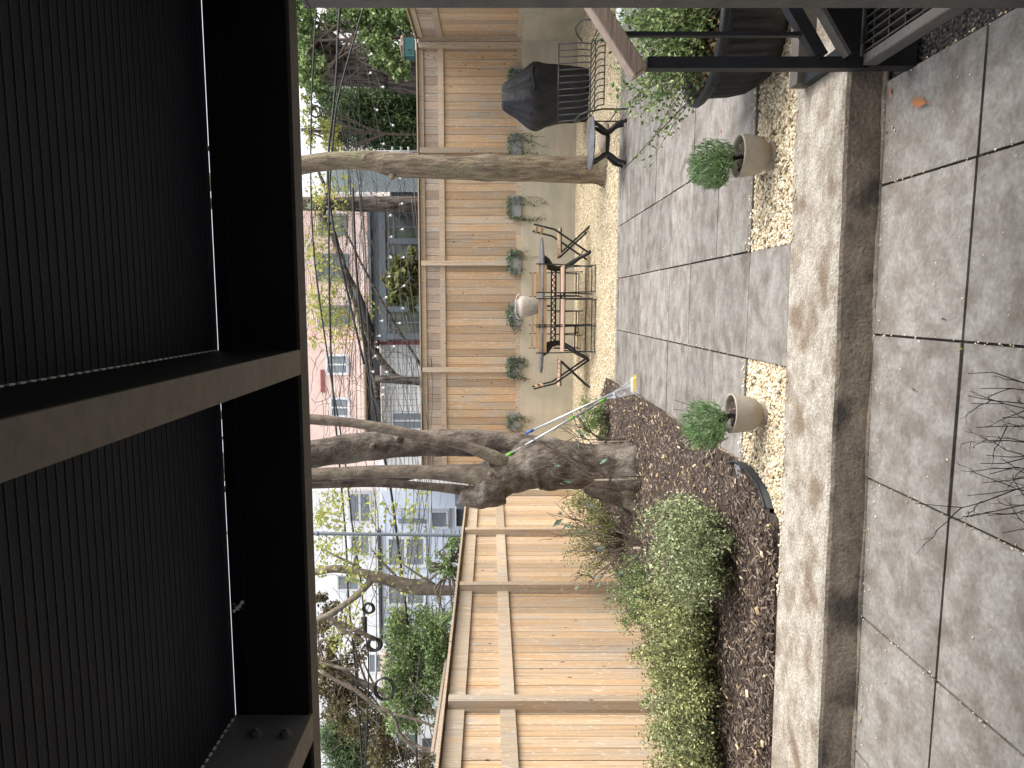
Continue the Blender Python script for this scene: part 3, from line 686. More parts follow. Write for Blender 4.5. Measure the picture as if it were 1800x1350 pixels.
# ------------------------------------------------------------------ pots
def pot_profile(R_, H, foot):
    pr = [(.0, .012), (foot*.9, .0), (foot*1.12, 0), (foot*1.18, .012), (foot*.98, .026), (foot*1.06, .034), (R_*.80, .055), (R_*.93, H*.52), (R_*1.0, H*.78), (R_*1.02, H*.97), (R_*1.04, H), (R_*.95, H+.002), (R_*.92, H-.01), (R_*.90, H*.80), (.0, H*.80)]
    return pr
def sprigs(mb, base_, c, r, n, L, seg=3, fat=.0022, tones=(.1, .9), leafn=9, leafs=.009):
    """fine needled sprigs growing outward: stems as thin blades with short leaves"""
    P_ = blob(c, r, n, .1)
    allp = []; b0 = Vector(base_)
    for p in P_:
        p = Vector(p); d = (p-b0).normalized(); d = (d*.8+Vector((random.gauss(0, .45), random.gauss(0, .45), random.gauss(.45, .4)))).normalized()
        l = L*random.uniform(.6, 1.3); q = p+d*l*.5+Vector((0, 0, -.004)); 
        mb.tube([p-d*l*.5, p, q], [fat, fat*.8, fat*.3], 3, random.uniform(*tones), False)
        for k in range(leafn):
            t = k/leafn; allp.append(p-d*l*.5+d*l*t+Vector((random.gauss(0, 1), random.gauss(0, 1), random.gauss(0, 1)))*fat*1.6)
    mb.leaves(np.array(allp), leafs, .28, tones)
def small_pot(name, label, pf, iy_c, rimx, rim_w, plant_c, plant_r, tilt, plant_label, spread):
    d = F*(EYE-ZU)/(pf-874)+.06; base_ = P(pf, iy_c, d); base_.z = ZU-.012
    Rr = rim_w/2/F*d*.98; H = (EYE-(rimx-874)/F*d)-ZU+.012; foot = Rr*.58
    root = thing(name, label, 'plant pot', base_); root.rotation_euler = tilt
    mb = MB(); mb.lathe(pot_profile(Rr, H, foot)[:-1], (0,0,0), 40); po = mb.build('pot_body', M['cpot'], root)
    so = MB(); so.lathe([(0, H*.84), (Rr*.5, H*.86), (Rr*.91, H*.80)], (0,0,0), 24)
    soil = so.build('potting_soil', M['mulch'], root)
    cc = MB()
    for k in range(220):
        a = random.uniform(0, 6.28); rr = Rr*.85*math.sqrt(random.random()); x, y = rr*math.cos(a), rr*math.sin(a)
        pebbles(cc, [(x, y, H*.845)], .0055, .7)
    cc.build('bark_crumbs', M['chip'], soil)
    # the plant
    pc = P(plant_c[0], plant_c[1], d); loc = pc-base_; r = plant_r/F*d
    pr = thing('rosemary_bush', plant_label, 'potted plant', base_+Vector((0, 0, H*.84)))
    o = Vector((0, 0, 0)); l2 = loc-Vector((0, 0, H*.84))
    mb = MB()
    for k in range(16):
        e = l2+Vector((random.gauss(0, r*.4), random.gauss(0, r*.4), random.gauss(0, r*.35))); mid = l2*.35+Vector((random.gauss(0, .01), random.gauss(0, .01), 0))
        mb.tube([o+Vector((random.gauss(0, .006), random.gauss(0, .006), -.004)), mid, e], [.004, .003, .0012], 5)
    mb.build('stem', M['twig_dark'], pr)
    mb = MB(); sprigs(mb, l2*.3, l2, (r*.95, r*.95, r*.86), 700, r*.36, leafn=11)
    sprigs(mb, l2*.3, l2+Vector(spread)*r*.6, (r*.5, r*.5, r*.42), 120, r*.4, leafn=10)
    mb.build('foliage', M['leaf_rose'], pr)
    # its dome of soft needles
small_pot('plant_pot', 'round beige concrete pot on the gravel near the stair', 1361, 274, 1297, 74, (1250, 288), 47, (0, 0, 0), 'bushy green rosemary in the beige pot nearer the stair', (-.75, 0, -.35))
small_pot('plant_pot', 'round beige concrete pot on the gravel beside the planting bed', 1347, 729, 1283, 69, (1236, 747), 48, (0, R(2.5), 0), 'bushy green rosemary in the beige pot beside the planting bed', (-.55, 0, -.6))
def leaf_thing(pos, s, d, n_, m_, label, lobes=5): return tag(leaf_mesh(pos, s, d, n_, lobes).build('leaf', m_), label, 'leaf')
leaf_thing(P(1268, 232, 3.5), .014, (1, .2, .2), (0, -.6, 1), M['orange'], 'brown leaf caught on the right side of the rosemary near the stair')
g = G(1617, 180, 0.012); leaf_thing(g, .05, (.3, .9, 0), (0, 0, 1), M['orange'], 'large rust brown lobed leaf on the near patio by the stair foot', 6)
g = G(1565, 161, 0.006); leaf_thing(g, .018, (1, .3, 0), (0, 0, 1), M['orange'], 'small orange leaf on the near patio at the curb foot')
g = G(1557, 232, 0.006); leaf_thing(g, .014, (.2, 1, 0), (0, 0, 1), M['leaf_green'], 'small green leaf on the near patio at the curb foot')
g = G(1688, 613, 0.008); leaf_thing(g, .013, (0, 1, 0), (0, 0, 1), M['leaf_yellow'], 'yellow leaf lying across a paving joint on the near patio', 3)
g = G(1607, 685, 0.008); leaf_thing(g, .015, (.2, 1, 0), (0, 0, 1), M['twig'], 'shrivelled dark brown leaf in the middle of a near paving slab', 3)
g = G(1659, 561, 0.006); leaf_thing(g, .012, (.2, 1, 0), (0, 0, 1), M['twig_dark'], 'small black curled leaf on the near patio beside a joint', 2)
g = G(1420, 253, ZU+.006); leaf_thing(g, .011, (.6, 1, 0), (0, 0, 1), M['leaf_yellow'], 'small yellow leaf on the curb top near the stair', 3)

# big black planter with shrub
D = 3.56; pc = P(1300, 50, D); pc.z = ZU-.008; Rr = 128/F*D; Hp = (EYE-(1226-874)/F*D)-ZU
bpn = thing('large_planter', 'large round black ribbed planter beside the stair', 'planter', pc)
def flute(t, z): return 1+(.022*math.cos(t*44) if .05 < z < Hp*.80 else 0)
mb = MB(); mb.lathe([(0, 0), (Rr*.60, 0), (Rr*.66, .012), (Rr*.745, .05), (Rr*.82, .11), (Rr*.86, Hp*.5), (Rr*.875, Hp*.79), (Rr*.885, Hp*.82), (Rr*.90, Hp*.88)], n=264, flute=flute); mb.build('planter_body', M['planter'], bpn)
mb = MB(); mb.lathe([(Rr*.90, Hp*.875), (Rr*.985, Hp*.885), (Rr*1.015, Hp*.93), (Rr*1.01, Hp*.98), (Rr*.98, Hp*1.0), (Rr*.93, Hp*.995), (Rr*.90, Hp*.96), (Rr*.88, Hp*.8)], n=96); mb.build('rim', M['planter'], bpn)
mb = MB(); mb.lathe([(0, Hp*.86), (Rr*.5, Hp*.87), (Rr*.89, Hp*.84)], n=40); mb.build('potting_soil', M['mulch'], bpn)
sh = thing('shrub', 'leafy green shrub growing in the large black planter', 'shrub', pc+Vector((0, 0, Hp*.86)))
br = MB(); lv = MB(); lp = []
for k in range(190):
    a = random.uniform(0, 6.28); el = random.uniform(.5, 1.4); L_ = random.uniform(.26, .58)
    d = Vector((math.cos(a)*math.cos(el)*1.1, math.sin(a)*math.cos(el)*.8, math.sin(el))); o = Vector((random.gauss(0, .12), random.gauss(0, .10), 0))
    pts = [o]; q = o.copy()
    for s_ in range(6):
        q = q+d*L_/6+Vector((random.gauss(0, .008), random.gauss(0, .008), random.gauss(0, .006)-.001*s_)); pts.append(q.copy())
        for z in range(8 if s_ > 1 else 3):
            lp.append(q+Vector((random.gauss(0, .022), random.gauss(0, .022), random.gauss(0, .02))))
    br.tube(pts, [.004-.0005*i for i in range(7)], 4)
br.build('stem', M['twig'], sh); lv.leaves(np.array(lp), .027, .55, (0, 1)); lv.build('foliage', M['leaf_green'], sh)
lv = MB(); lv.leaves(blob((0, 0, .03), (Rr*.8, Rr*.8, .03), 500, 0), .03, .6); tag(lv.build('dry_leaves', M['dleaf'], sh))

# white tub beyond the planter
q = G(1131, 20, ZU); wt = thing('white_tub', 'pale rounded plastic tub half hidden behind the planter shrub', 'tub', q)
mb = MB(); mb.lathe([(0, 0), (.14, 0), (.17, .05), (.19, .2), (.185, .24), (.0, .26)], n=28); mb.build('tub_body', M['trim'], wt)
mb = MB(); mb.lathe([(.192, .2), (.2, .205), (.2, .225), (.19, .23)], n=28); mb.build('lid_rim', M['trim'], wt)

# ------------------------------------------------------------------ dining furniture
TD = 10.8
def oval_table():
    c = G(1033, 538, ZU); c = P(1033, 538, 10.95); c.z = ZU-.02
    root = thing('oval_table', 'oval grey stone topped garden table on black cast iron legs', 'table', c)
    a, b = 120/F*TD*1.0, .46
    Hh = .755; n = 64; mb = MB(); vs = []
    for (s, z) in ((.0, Hh), (.985, Hh), (1, Hh-.010), (1, Hh-.036), (.97, Hh-.045), (.0, Hh-.045)):
        for k in range(n): t = 2*math.pi*k/n; vs.append((a*s*math.cos(t), b*s*math.sin(t), z))
    mb.add(vs, [(i*n+k, i*n+(k+1) % n, (i+1)*n+(k+1) % n, (i+1)*n+k) for i in range(5) for k in range(n)], .5, False)
    mb.build('tabletop', M['stone'], root)
    for sx in (1, -1):
        for sy in (1, -1):
            mb = MB(); pts = [(sx*.76, sy*.28, Hh-.035), (sx*.72, sy*.27, Hh-.10), (sx*.62, sy*.2, Hh-.17), (sx*.59, sy*.10, Hh-.26), (sx*.60, sy*.09, Hh-.36), (sx*.66, sy*.2, Hh-.47), (sx*.74, sy*.28, Hh-.58), (sx*.80, sy*.33, Hh-.70), (sx*.84, sy*.36, .0)]
            mb.tube(pts, [.03, .03, .034, .04, .042, .038, .032, .028, .026], 8); mb.tube([(sx*.74, sy*.25, Hh-.035), (sx*.66, sy*.24, Hh-.05), (sx*.6, sy*.16, Hh-.13), (sx*.57, sy*.09, Hh-.22)], .014, 6)
            mb.build('leg', M['iron'], root)
        mb = MB(); mb.bar((sx*.60, -.12, Hh-.30), (sx*.60, .12, Hh-.30), .03, .16); mb.bar((sx*.70, -.3, Hh-.045), (sx*.70, .3, Hh-.045), .05, .02); mb.build('end_brace', M['iron'], root)
    for z in (Hh-.215, Hh-.36):
        mb = MB(); mb.bar((-.6, 0, z+.035), (.6, 0, z+.035), .02, .022); mb.bar((-.6, 0, z-.035), (.6, 0, z-.035), .02, .022)
        nz = 26
        for k in range(nz):
            x0 = -.6+1.2*k/nz; x1 = -.6+1.2*(k+1)/nz; s = 1 if k % 2 else -1; mb.bar((x0, 0, z-.026*s), (x1, 0, z+.026*s), .014, .016)
        mb.build('lattice_bar', M['iron'], root)
    mb = MB(); mb.bar((0, 0, Hh-.19), (0, 0, Hh-.033), .06, .03, up=(1,0,0)); mb.build('centre_strut', M['iron'], root)
    return root, c, Hh
tbl, tc_, TH = oval_table()
jz = tc_+Vector((AY(945, 539, tc_[1]-.12)[0]-tc_[0], -.12, TH+.001))
jg = thing('ceramic_jug', 'pale rough ceramic jug with two small handles on the oval table', 'jug', jz)
s_ = .40/.40
mb = MB(); mb.lathe([(0, 0), (.085, 0), (.095, .01), (.12, .08), (.155, .18), (.17, .26), (.168, .30), (.145, .335), (.115, .345), (.112, .38), (.125, .40), (.115, .402), (.10, .38), (.1, .34)], n=36); mb.build('jug_body', M['vase'], jg)
for sx in (1, -1):
    mb = MB(); mb.tube([(sx*(.11+.085*math.sin(t*math.pi))*1.0, 0, .39-.11*t) for t in [i/8 for i in range(9)]], .012, 8); mb.build('handle', M['vase'], jg)

def folding_chair():
    root = thing('folding_chair', 'x', 'chair')
    W = .205
    for sx in (1, -1):
        mb = MB(); mb.bar((sx*W, .22, 0), (sx*W, -.16, .55), .016, .028); mb.bar((sx*W, -.16, .55), (sx*W, -.24, .87), .016, .026)
        mb.build('back_leg', M['iron'], root)
        mb = MB(); mb.bar((sx*(W-.016), -.22, 0), (sx*(W-.016), .19, .44), .016, .028); mb.build('front_leg', M['iron'], root)
    for y, z, n in ((.15, .10, 'stretcher'), (-.17, .055, 'stretcher'), (-.21, .01, 'stretcher')):
        mb = MB(); mb.bar((-W, y, z), (W, y, z), .01, .012); mb.build(n, M['iron'], root)
    mb = MB()
    for sx in (1, -1): mb.bar((sx*(W-.03), -.20, .445), (sx*(W-.03), .20, .445), .012, .018)
    mb.build('seat_frame', M['iron'], root)
    mb = MB()
    for k in range(6): y = -.18+k*.073; mb.box(-W+.01, W-.01, y-.026, y+.026, .456, .474, random.random())
    mb.build('seat', M['chairw2'], root)
    for z, y in ((.735, -.206), (.815, -.226)):
        mb = MB(); mb.box(-W-.008, W+.008, y+.008, y+.022, z-.021, z+.021, random.random()); mb.build('back_slat', M['chairw'], root)
    return root
fc0 = folding_chair(); first = [True]
def chair(ix, iy, rz, label, d=None, pale=False):
    o = fc0 if first[0] else copy_tree(fc0); first[0] = False
    p = P(ix, iy, d) if d else G(ix, iy, ZU); o.location = (p[0], p[1], ZU-.015); o.rotation_euler = (0, 0, rz); o['label'] = label; o['group'] = 'folding chairs around the oval table'
    return o
chair(0, 491, R(2), 'folding wooden chair on the near side of the table, at its right end', 10.15)
chair(0, 549, R(-1), 'folding wooden chair on the near side of the table, in the middle', 10.15)
chair(0, 595, R(1), 'folding wooden chair on the near side of the table, at its left end', 10.2)
chair(0, 500, R(180), 'folding wood chair on the far side of the table, at its right end', 11.75)
chair(0, 567, R(179), 'folding wood chair on the far side of the table, behind the jug', 11.75)
chair(0, 592, R(182), 'folding wood chair on the far side of the table, at its left end', 11.95)
chair(0, 427, R(99), 'folding chair pulled out at the right end of the oval table', 10.75)
chair(0, 655, R(-88), 'folding chair standing at the left end of the oval table', 10.8)

# small round table
q = G(1104, 245, ZU); q.z = ZU; q = q+Vector((0, .2, 0))
rt = thing('side_table', 'small round grey topped table on curved black iron legs beside the trunk', 'table', q)
rd = q[1]*CA; Ht = EYE-(1031-874)/F*(rd+0.1)-ZU
mb = MB(); mb.lathe([(0, Ht), (.283, Ht), (.29, Ht-.006), (.288, Ht-.018), (.27, Ht-.022), (0, Ht-.022)], n=48); mb.build('tabletop', M['stone'], rt)
for a in (.42, 2.72, 3.56, 5.86):
    ca, sa = math.cos(a), math.sin(a); mb = MB()
    mb.tube([(ca*r_, sa*r_, z) for r_, z in ((.255, 0), (.24, .02), (.235, .05), (.215, Ht*.25), (.16, Ht*.40), (.125, Ht*.5), (.145, Ht*.62), (.19, Ht*.76), (.215, Ht*.88), (.22, Ht-.024))], [.022, .019, .021, .024, .026, .026, .024, .022, .02, .02], 8); mb.build('leg', M['iron'], rt)
mb = MB(); mb.bar((-.13, 0, Ht*.50), (.13, 0, Ht*.50), .05, .035); mb.bar((-.12, -.05, Ht*.50), (-.12, .05, Ht*.50), .03, .04); mb.bar((.12, -.05, Ht*.50), (.12, .05, Ht*.50), .03, .04); mb.build('centre_hub', M['iron'], rt)

# wire bench
qb = P(1090, 133, 7.75); qb.z = ZU
wb = thing('wire_bench', 'black metal wire bench with curved arms in front of the covered grill', 'bench', qb, R(-2))
Wb = .435; bt = .70; szh = .33
mb = MB(); n = 13
for k in range(n):
    x = -Wb+2*Wb*k/(n-1); xx = x*.93
    mb.tube([(x, .30, bt), (x*.98, .235, szh+.10), (xx, .20, szh+.03), (xx, .16, szh), (xx, -.30, szh), (xx, -.36, szh-.02), (xx, -.375, szh-.07)], .0068, 6)
mb.build('seat_rods', M['iron'], wb)
mb = MB(); mb.tube([(-Wb, .30, bt), (Wb, .30, bt)], .008, 6); mb.tube([(-Wb*.93, .2, szh+.005), (Wb*.93, .2, szh+.005)], .007, 6); mb.tube([(-Wb*.93, -.375, szh-.07), (Wb*.93, -.375, szh-.07)], .007, 6); mb.tube([(-Wb*.93, -.05, szh-.012), (Wb*.93, -.05, szh-.012)], .006, 6)
mb.build('frame_bars', M['iron'], wb)
for sx in (1, -1):
    mb = MB(); X = sx*(Wb+.01)
    mb.tube([(X, -.36, 0), (X, -.36, szh-.06), (X*1.06, -.36, szh+.09), (X*1.10, -.28, szh+.18), (X*1.12, -.05, szh+.215), (X*1.08, .10, szh+.19), (X, .225, szh+.11)], .009, 7)
    mb.tube([(X, .24, 0), (X, .22, szh)], .009, 7); mb.tube([(X, .24, .10), (X, -.36, .10)], .007, 6)
    mb.build('arm_and_legs', M['iron'], wb)

# covered grill
def covered_grill():
    dG = 10.95; c = P(1030, 165, dG); c.z = ZU-.02
    root = thing('covered_grill', 'barbecue grill under a draped black cover by the back wall', 'grill', c)
    n = 72; k_ = dG/F
    rings = []     # (z, halfwidth right(+x), left, depth)
    prof = [(.0, .34, .40, .26), (.10, .35, .42, .27), (.25, .37, .44, .28), (.45, .38, .44, .28), (.62, .40, .46, .30), (.74, .43, .485, .33), (.82, .455, .50, .35), (.90, .44, .475, .34), (1.0, .37, .41, .30), (1.12, .28, .33, .235), (1.24, .20, .29, .18), (1.345, .13, .245, .11), (1.375, .10, .22, .08)]
    mb = MB(); vs = []
    for i, (z, a, a2, b) in enumerate(prof):
        for k in range(n):
            t = 2*math.pi*k/n; cx, sy = math.cos(t), math.sin(t); p_ = 3.2
            rr = 1/((abs(cx)**p_+abs(sy)**p_)**(1/p_)); w_ = a if cx > 0 else a2
            fold = 1+.07*math.sin(t*9+z*5)*(1-z/1.6)+.045*abs(math.sin(t*6.5-z*7))+.03*math.sin(t*17+z*9)+.05*math.sin(t*4+2.2*z)
            if z > .8: fold += .05*math.sin(t*6+1)
            vs.append((w_*rr*cx*fold+.03*math.sin(z*5), b*rr*sy*fold, z*1.0+.02*math.sin(t*5+z*4)*(z < 1.2)*(z > .02)+(.03*math.sin(t*7) if z == 0 else 0)))
    N = len(prof)
    fs = [(i*n+k, i*n+(k+1) % n, (i+1)*n+(k+1) % n, (i+1)*n+k) for i in range(N-1) for k in range(n)]+[tuple(range((N-1)*n, N*n))]
    mb.add(vs, fs, .5, False); o = mb.build('grill_cover', M['tarp'], root)
    sd2 = o.modifiers.new('subdivision', 'SUBSURF'); sd2.levels = 1; sd2.render_levels = 1
    mb = MB()
    for x in (-.3, .28):
        for y in (-.18, .2): mb.tube([(x, y, 0), (x, y, .12)], .02, 8)
    mb.build('leg', M['iron'], root)
    mb = MB(); mb.tube([(-.42, -.27, .92), (-.2, -.34, .90), (0, -.37, .86), (.2, -.35, .9), (.4, -.28, .88)], .012, 6); mb.build('cover_hem', M['tarp'], root)
covered_grill()
# log and rock
q1, q2 = G(1029, 138, ZU), G(1026, 196, ZU)
mb = MB(); d = (q2-q1); mb.tube([q1+d*t+Vector((0, 0, .07+.012*math.sin(t*9))) for t in [i/8 for i in range(9)]], [.05, .075, .08, .07, .085, .08, .075, .07, .055], 12, jit=.06)
tag(mb.build('log', M['logm']), 'weathered pale log lying on the gravel behind the wire bench', 'log')
q = G(1066, 243, ZU); mb = MB(); mb.lathe([(0, 0), (.16, 0), (.185, .05), (.15, .10), (.08, .125), (0, .13)], (q[0], q[1], ZU-.03), 14, flute=lambda t, z: 1+.14*math.sin(t*3+1)+.08*math.sin(t*7)+.5*z)
tag(mb.build('rock', M['rock']), 'rough brown rock on the gravel under the small round table', 'rock')

# ------------------------------------------------------------------ trees in the garden
def limb(mb, pts, n=14, jit=.035, tone=.5, sub=4):
    """pts: (ix, iy_top, iy_bottom, depth)"""
    C_ = []; Rr_ = []
    for (ix, a, b, d) in pts: C_.append(P(ix, (a+b)/2, d)); Rr_.append((b-a)/2/F*d*1.07)
    out = []; rr = []
    for i in range(len(C_)-1):
        p0 = C_[max(i-1, 0)]; p1 = C_[i]; p2 = C_[i+1]; p3 = C_[min(i+2, len(C_)-1)]
        for k in range(sub):
            t = k/sub; out.append(.5*((2*p1)+(p2-p0)*t+(2*p0-5*p1+4*p2-p3)*t*t+(3*p1-p0-3*p2+p3)*t**3)); rr.append(Rr_[i]*(1-t)+Rr_[i+1]*t)
    out.append(C_[-1]); rr.append(Rr_[-1])
    ph = random.uniform(0, 6)
    rr = [r*(1+.03*math.sin(i*1.3+ph)+.02*math.sin(i*2.9)) for i, r in enumerate(rr)]
    mb.tube(out, rr, n, tone, True, jit)
    return out, rr
def smooth(o, lv=1):
    s = o.modifiers.new('subdivision', 'SUBSURF'); s.levels = lv; s.render_levels = lv
    for p in o.data.polygons: p.use_smooth = True
    return o
D0 = 7.1
tb = P(1118, 838, D0); tb.z = ZU
ta = thing('tree', 'big knotty dark multi stemmed tree growing in the mulch bed', 'tree', tb)
mb = MB()
limb(mb, [(1190, 742, 935, D0), (1150, 765, 912, D0), (1118, 778, 892, D0), (1085, 781, 872, D0), (1052, 783, 862, D0), (1014, 780, 857, D0), (975, 772, 859, D0), (940, 770, 860, D0), (915, 790, 862, D0), (890, 803, 868, D0), (868, 808, 880, D0), (850, 812, 880, D0), (835, 818, 872, D0)], 22, .045)
limb(mb, [(1090, 785, 850, D0+.05), (1052, 784, 835, D0+.05), (1000, 779, 828, D0+.06), (960, 770, 815, D0+.1), (925, 764, 808, D0+.14), (890, 761, 805, D0+.18), (860, 758, 803, D0+.2), (820, 755, 801, D0+.2), (780, 755, 801, D0+.2), (740, 757, 801, D0+.2), (700, 763, 803, D0+.2), (650, 760, 809, D0+.2), (600, 766, 815, D0+.15), (551, 775, 821, D0+.1), (480, 786, 835, D0), (350, 800, 848, D0), (200, 815, 860, D0)], 20, .04)
limb(mb, [(885, 838, 885, D0-.02), (865, 843, 890, D0-.04), (845, 850, 893, D0-.05), (825, 858, 892, D0-.05), (808, 860, 880, D0-.04)], 16, .09)
limb(mb, [(1060, 835, 868, D0-.02), (1090, 850, 888, D0-.06), (1118, 862, 900, D0-.12), (1150, 870, 925, D0-.2)], 14, .05)
limb(mb, [(1050, 795, 835, D0-.05), (1090, 790, 835, D0-.12), (1118, 784, 835, D0-.18), (1160, 770, 840, D0-.26)], 14, .05)
for (ix, iy) in ((935, 832), (970, 805), (1000, 850), (905, 850), (850, 835), (1035, 800), (700, 772), (600, 792), (575, 800), (655, 785)):
    p = P(ix, iy, D0-.16 if ix > 830 else D0+.03); mb.tube([p+Vector((0, .08, 0)), p+Vector((0, .02, .005)), p+Vector((0, -.01, .006))], [.06, .042, .016], 9, jit=.12)
for (a_, L_, r0) in ((.3, .42, .10), (1.3, .5, .10), (3.0, .52, .13), (3.9, .45, .12), (4.75, .38, .11), (5.6, .42, .11)):
    o_ = Vector((tb.x, tb.y, 0)); dv = Vector((math.cos(a_), math.sin(a_), 0))
    mb.tube([o_+dv*.06+Vector((0, 0, ZU+.55)), o_+dv*.14+Vector((0, 0, ZU+.26)), o_+dv*.24+Vector((0, 0, ZU+.09)), o_+dv*.36+Vector((0, 0, ZU+.02)), o_+dv*L_+Vector((0, 0, ZU-.04))], [r0, r0*1.1, r0*.9, r0*.6, r0*.25], 10, jit=.05)
smooth(wpart(mb, 'trunk', M['bark'], ta))
def limbpart(pts, m_, n=14, j=.03, root=None):
    mb = MB(); out, rr = limb(mb, pts, n, j)
    for i in range(3, len(out)-2, 5):    # small bud scars
        d = Vector((random.gauss(0, 1), -1, random.gauss(0, .4))).normalized(); p = out[i]; mb.tube([p+d*rr[i]*.6, p+d*rr[i]*.95, p+d*rr[i]*1.08], [rr[i]*.5, rr[i]*.28, rr[i]*.08], 7)
    return smooth(wpart(mb, 'limb', m_, root or ta))
limbpart([(950, 815, 838, D0+.05), (910, 806, 832, D0+.0), (885, 799, 824, D0-.10), (860, 789, 811, D0-.15), (800, 770, 787, D0-.2), (750, 760, 776, D0-.2), (700, 749, 767, D0-.2), (625, 736, 752, D0-.2), (548, 728, 746, D0-.2), (450, 722, 739, D0-.2), (300, 720, 735, D0-.2)], M['bark_pale'])
limbpart([(880, 820, 866, D0-.08), (850, 816, 856, D0-.1), (800, 817, 847, D0-.1), (750, 818, 842, D0-.1), (700, 817, 840, D0-.1), (600, 821, 841, D0-.1), (552, 823, 842, D0-.1), (450, 826, 844, D0-.1), (300, 832, 849, D0-.1)], M['bark_pale'])
limbpart([(875, 845, 880, D0+.2), (840, 855, 876, D0+.2), (800, 851, 868, D0+.2), (750, 848, 862, D0+.2), (700, 844, 858, D0+.2), (650, 843, 856, D0+.2), (552, 848, 859, D0+.2), (450, 852, 863, D0+.2), (300, 858, 869, D0+.2)], M['bark'])
limbpart([(780, 815, 826, D0+.35), (700, 836, 848, D0+.35), (600, 840, 850, D0+.35), (540, 840, 850, D0+.35)], M['bark'])
D2t = 9.16
tb = P(1062, 297, D2t); tb.z = ZU
t2 = thing('tree', 'straight mossy brown trunk rising from the gravel behind the small table', 'tree', tb)
mb = MB()
limb(mb, [(1095, 240, 352, D2t), (1072, 258, 336, D2t), (1060, 268, 326, D2t), (1040, 276, 321, D2t), (1000, 276, 320, D2t), (945, 277, 318, D2t), (900, 275, 317, D2t), (860, 273, 317, D2t), (800, 277, 314, D2t), (740, 273, 312, D2t), (690, 268, 309, D2t), (670, 267, 303, D2t), (640, 266, 297, D2t), (580, 269, 298, D2t), (528, 275, 306, D2t), (470, 286, 318, D2t), (350, 310, 338, D2t)], 18, .03)
p = P(690, 308, D2t-.03); mb.tube([p, p+Vector((-.03, -.03, 0)), p+Vector((-.06, -.05, .01))], [.06, .05, .02], 8, jit=.1)
for (ix, iy) in ((742, 290), (930, 290), (880, 297), (640, 276)):
    p = P(ix, iy, D2t-.14); mb.tube([p+Vector((0, .06, 0)), p+Vector((0, .012, 0)), p], [.07, .045, .02], 9, jit=.15)
smooth(wpart(mb, 'trunk', M['bark_moss'], t2))
# thin woody stems, each a limb of the crown that leaves the frame
# ------------------------------------------------------------------ rake and brush against the tree
def pole_thing(name, label, cat, tip, head, m1, m2, tipm, tl, nm1):
    root = thing(name, label, cat, head); l = root.location
    d = (tip-head); 
    mb = MB(); mb.tube([head-l, tip-d.normalized()*tl-l], .011, 10); mb.build('pole', M['alu'], root)
    mb = MB(); mb.tube([tip-d.normalized()*tl-l, tip-l], .014, 10); mb.build('grip', tipm, root)
    return root, d.normalized()
hd = P(1056, 706, 6.85); tp = P(884, 805, 7.0)
rk, dd = pole_thing('leaf_rake', 'silver leaf rake with green grip leaning on the big tree', 'rake', tp, hd, 0, 0, M['green_p'], .12, '')
mb = MB(); mb.tube([(0,0,0), -dd*.06], .018, 10); mb.tube([dd*.30, dd*.36], .014, 8); mb.build('socket', M['green_p'], rk)
mb = MB(); fan = [P(1108+ (k*1.9 if k < 11 else 0), 660+ 3.0*k, 6.62+.012*k) for k in range(14)]
ends = []
for k in range(12):
    t = k/11; ends.append(P(1112+20*math.sin(min(1, t*1.1)*math.pi/2), 662+26*t, 6.6))
for e in ends:
    a = Vector((0, 0, 0)); b = e-hd; mid = b*.9+Vector((0, -.01, .012)); mb.tube([a-dd*.05, b*.5, mid, b, b+Vector((.012, -.005, -.02))], [.0024, .002, .0018, .0016, .0014], 4)
mb.tube([(ends[1]-hd)*.38, (ends[-1]-hd)*.38+Vector((0, -.006, 0))], .006, 6); mb.tube([(ends[1]-hd)*.72, (ends[-1]-hd)*.72], .004, 6)
mb.build('tines', M['alu'], rk)
hd2 = P(1108, 677, 6.75); tp2 = P(924, 762, 6.95)
bs, dd = pole_thing('scrub_brush', 'long handled brush with yellow foam head and blue grip beside the rake', 'brush', tp2, hd2, 0, 0, M['blue_p'], .09, '')
ax_ = (P(1108, 660, 6.7)-P(1108, 690, 6.7)).normalized()
mb = MB(); mb.obox(-dd*.015, ax_*.075, dd*.012, dd.cross(ax_)*.025); mb.build('head_block', M['white'], bs)
mb = MB(); mb.obox(-dd*.045, ax_*.085, dd*.018, dd.cross(ax_)*.03); mb.build('foam_head', M['yellow_p'], bs)

# edging strips
def edging(pts, label, h=.09):
    mb = MB(); vs = []
    for i, p in enumerate(pts): 
        lean = .012; nx = Vector((-.5, -.6, 0)).normalized()*.005
        for z, o in ((ZU-.05, 0), (ZU+h-.03, lean)):
            for s in (0, 1): vs.append((p[0]-nx.x*s+o, p[1]-nx.y*s, z))
    fs = []
    for i in range(len(pts)-1): a = i*4; b = a+4; fs += [(a, b, b+2, a+2), (a+1, a+3, b+3, b+1), (a+2, b+2, b+3, a+3)]
    mb.add(vs, fs, .5, True); mb.tube([(p[0]+.010, p[1], ZU+h-.03) for p in pts], .007, 6)
    return tag(mb.build('garden_edging', M['black_p']), label, 'garden edging')
def dense(pts, k=6):
    out = []
    for i in range(len(pts)-1):
        p0, p1, p2, p3 = pts[max(i-1, 0)], pts[i], pts[i+1], pts[min(i+2, len(pts)-1)]
        for j in range(k): t = j/k; out.append(.5*((2*p1)+(p2-p0)*t+(2*p0-5*p1+4*p2-p3)*t*t+(3*p1-p0-3*p2+p3)*t**3))
    return out+[pts[-1]]
edging(dense(arc), 'curved black plastic edging strip between mulch and gravel by the curb', .075)
edging([Vector((XL+.05, 9.16, 0)), Vector((-2.2, 9.16, 0)), Vector((-1.5, 9.17, 0)), G(1061, 700), G(1066, 672)], 'straight black edging strip at the far end of the mulch bed', .045)
